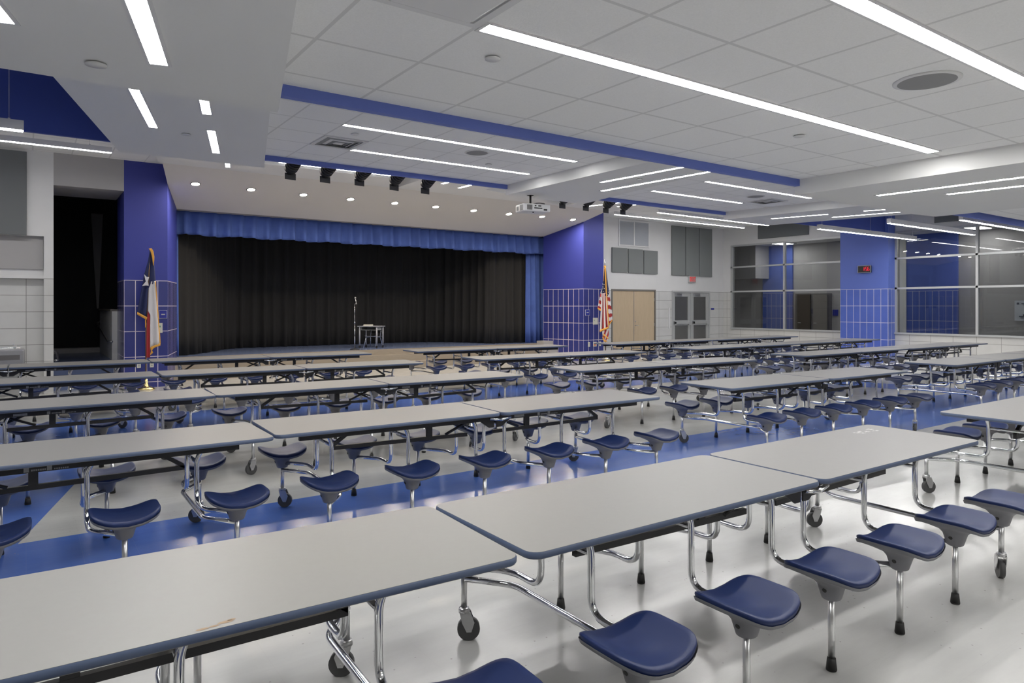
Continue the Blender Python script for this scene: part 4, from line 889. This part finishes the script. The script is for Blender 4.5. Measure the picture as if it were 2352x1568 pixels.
    for k in range(6):
        x = (.295, .90, 1.505, 2.115, 2.72, 3.325)[k]
        for sy in (-1, 1):
            def add(me, nm, par, **kw):
                o = bpy.data.objects.new(nm, me); COL.objects.link(o); o.parent = par; return o
            s_ = add(seat_me, 'seat', t); s_.location = (x, sy*.59, 0)
            add(hub_me, 'seat_shell', s_); add(pl, 'plug', s_)
            corner = k in (0, 5)
            p = MB().cyl((0, 0, .34), (0, 0, .155 if corner else .045), .0150, n=14).obj('stool_post', M['satin'], t, (x, sy*.59, 0))
            if corner:
                a = (R(200), R(-30), R(35), R(150))[(k > 0)*2+(sy > 0)]
                c = MB(); dx, dy = cos(a), sin(a)
                cc = (dx*.022, dy*.022, .055); w = .015
                c.cyl((cc[0]-dy*w, cc[1]+dx*w, cc[2]), (cc[0]+dy*w, cc[1]-dx*w, cc[2]), .055, n=24)
                c.obj('wheel', M['wheel'], p)
                c = MB(); ff = w+.006
                c.lathe([(.0001, .16), (.024, .158), (.027, .15), (.027, .135), (.0001, .133)], (0, 0, 0), 16)
                for sg in (-1, 1):
                    ox, oy = -dy*ff*sg, dx*ff*sg
                    P_ = [(-.022, .14), (.03, .14), (.05, .09), (.035, .045), (.012, .045), (-.01, .09)]
                    c.add([(dx*a1+ox, dy*a1+oy, z1) for a1, z1 in P_]+[(dx*a1+ox*1.2, dy*a1+oy*1.2, z1) for a1, z1 in P_], [tuple(range(6)), tuple(range(11, 5, -1))]+[(i, 6+i, 6+(i+1) % 6, (i+1) % 6) for i in range(6)])
                c.cyl((cc[0]-dy*.028, cc[1]+dx*.028, cc[2]), (cc[0]+dy*.028, cc[1]-dx*.028, cc[2]), .008, n=10)
                c.obj('caster_fork', M['steel'], p)
            else:
                MB().cyl((0, 0, 0), (0, 0, .006), .022, .024, n=18).cyl((0, 0, .006), (0, 0, .056), .024, .0185, n=18).obj('rubber_foot', M['rubber'], p)
    return t
proto = make_table(); kids()
T = [  # x0, y0, x1, y1 of the centre line, label
 (-2.19, 2.455, 1.425, 2.305, 'nearest grey stool table at the bottom left corner of the view'),
 (1.45, 2.30, 5.07, 2.265, 'nearest row stool table with the white sticker marks near its right end'),
 (6.13, 2.24, 9.75, 2.22, 'stool table entering at the right edge, in line with the nearest row'),
 (-2.26, 5.05, 1.36, 5.02, 'second row stool table at the left edge, its right end meeting the next table'),
 (1.385, 5.07, 5.00, 4.94, 'second row stool table in the middle, directly behind the nearest table'),
 (6.09, 4.97, 9.71, 4.85, 'second row stool table right of the centre aisle, over the blue floor stripe'),
 (11.2, 4.89, 14.82, 4.87, 'second row stool table at the far right, nearer of two end to end'),
 (14.86, 4.87, 18.48, 4.87, 'second row stool table cut by the right edge of the view'),
 (-2.10, 7.52, 1.50, 7.50, 'third row stool table at the left edge'),
 (1.53, 7.51, 5.13, 7.36, 'third row stool table left of the centre aisle'),
 (6.11, 7.40, 9.72, 7.18, 'third row stool table right of the centre aisle'),
 (11.18, 7.25, 14.80, 7.19, 'third row stool table in the right block, left half of the pair'),
 (14.84, 7.18, 18.40, 7.12, 'third row stool table in the right block ending beside the window wall'),
 (-2.25, 9.95, 1.38, 9.94, 'fourth row stool table at the left edge'),
 (1.41, 9.95, 5.03, 9.80, 'fourth row stool table left of the aisle, in line with the stage desk'),
 (6.08, 9.79, 9.70, 9.60, 'fourth row stool table right of the centre aisle'),
 (11.10, 9.58, 14.72, 9.57, 'fourth row stool table in the right block, left half of the pair'),
 (14.76, 9.57, 18.38, 9.57, 'fourth row stool table in the right block ending before the blue pillar'),
 (-2.02, 12.42, 1.60, 12.42, 'fifth row stool table at the left, in front of the drinking fountain'),
 (1.62, 12.42, 5.26, 12.20, 'fifth row stool table in front of the left half of the stage'),
 (6.14, 12.18, 9.76, 11.99, 'fifth row stool table in front of the right half of the stage'),
 (11.00, 11.88, 14.62, 11.86, 'fifth row stool table in front of the wooden doors'),
 (14.66, 11.86, 18.28, 11.86, 'fifth row stool table in front of the aluminium exit doors'),
]
for i, (x0, y0, x1, y1, lab) in enumerate(T):
    o = proto if i == 0 else copy_tree(proto)
    a = atan2(y1-y0, x1-x0); o.location = (x0, y0, 0); o.rotation_euler = (0, 0, a)
    tag(o, lab, 'table', 'folding stool tables in rows')
    if i == 0: near = o
    if i == 1: front = o
# sticker remains on the front table
q = MB(); rnd = random.Random(4)
for k in range(14):
    x = rnd.uniform(3.18, 3.42); y = rnd.uniform(.18, .27); w = rnd.uniform(.01, .05)
    q.box(x, y, TH+.0002, x+w, y+rnd.uniform(.004, .02), TH+.0006)
q.obj('sticker_residue', mat('sticker_residue', (.50, .49, .49), .6, noise=.2, nscale=40), front)
q = MB()
for x, y, a, b in ((2.595, -.352, .018, .007), (2.625, -.349, .014, .006), (2.655, -.340, .022, .008), (2.672, -.333, .012, .006)):
    q.add([(x+a*cos(k*pi/4), y+b*sin(k*pi/4), TH+.0004) for k in range(8)], [tuple(range(8))])
q.obj('stain', mat('food_stain', (.24, .165, .10), .6), near)
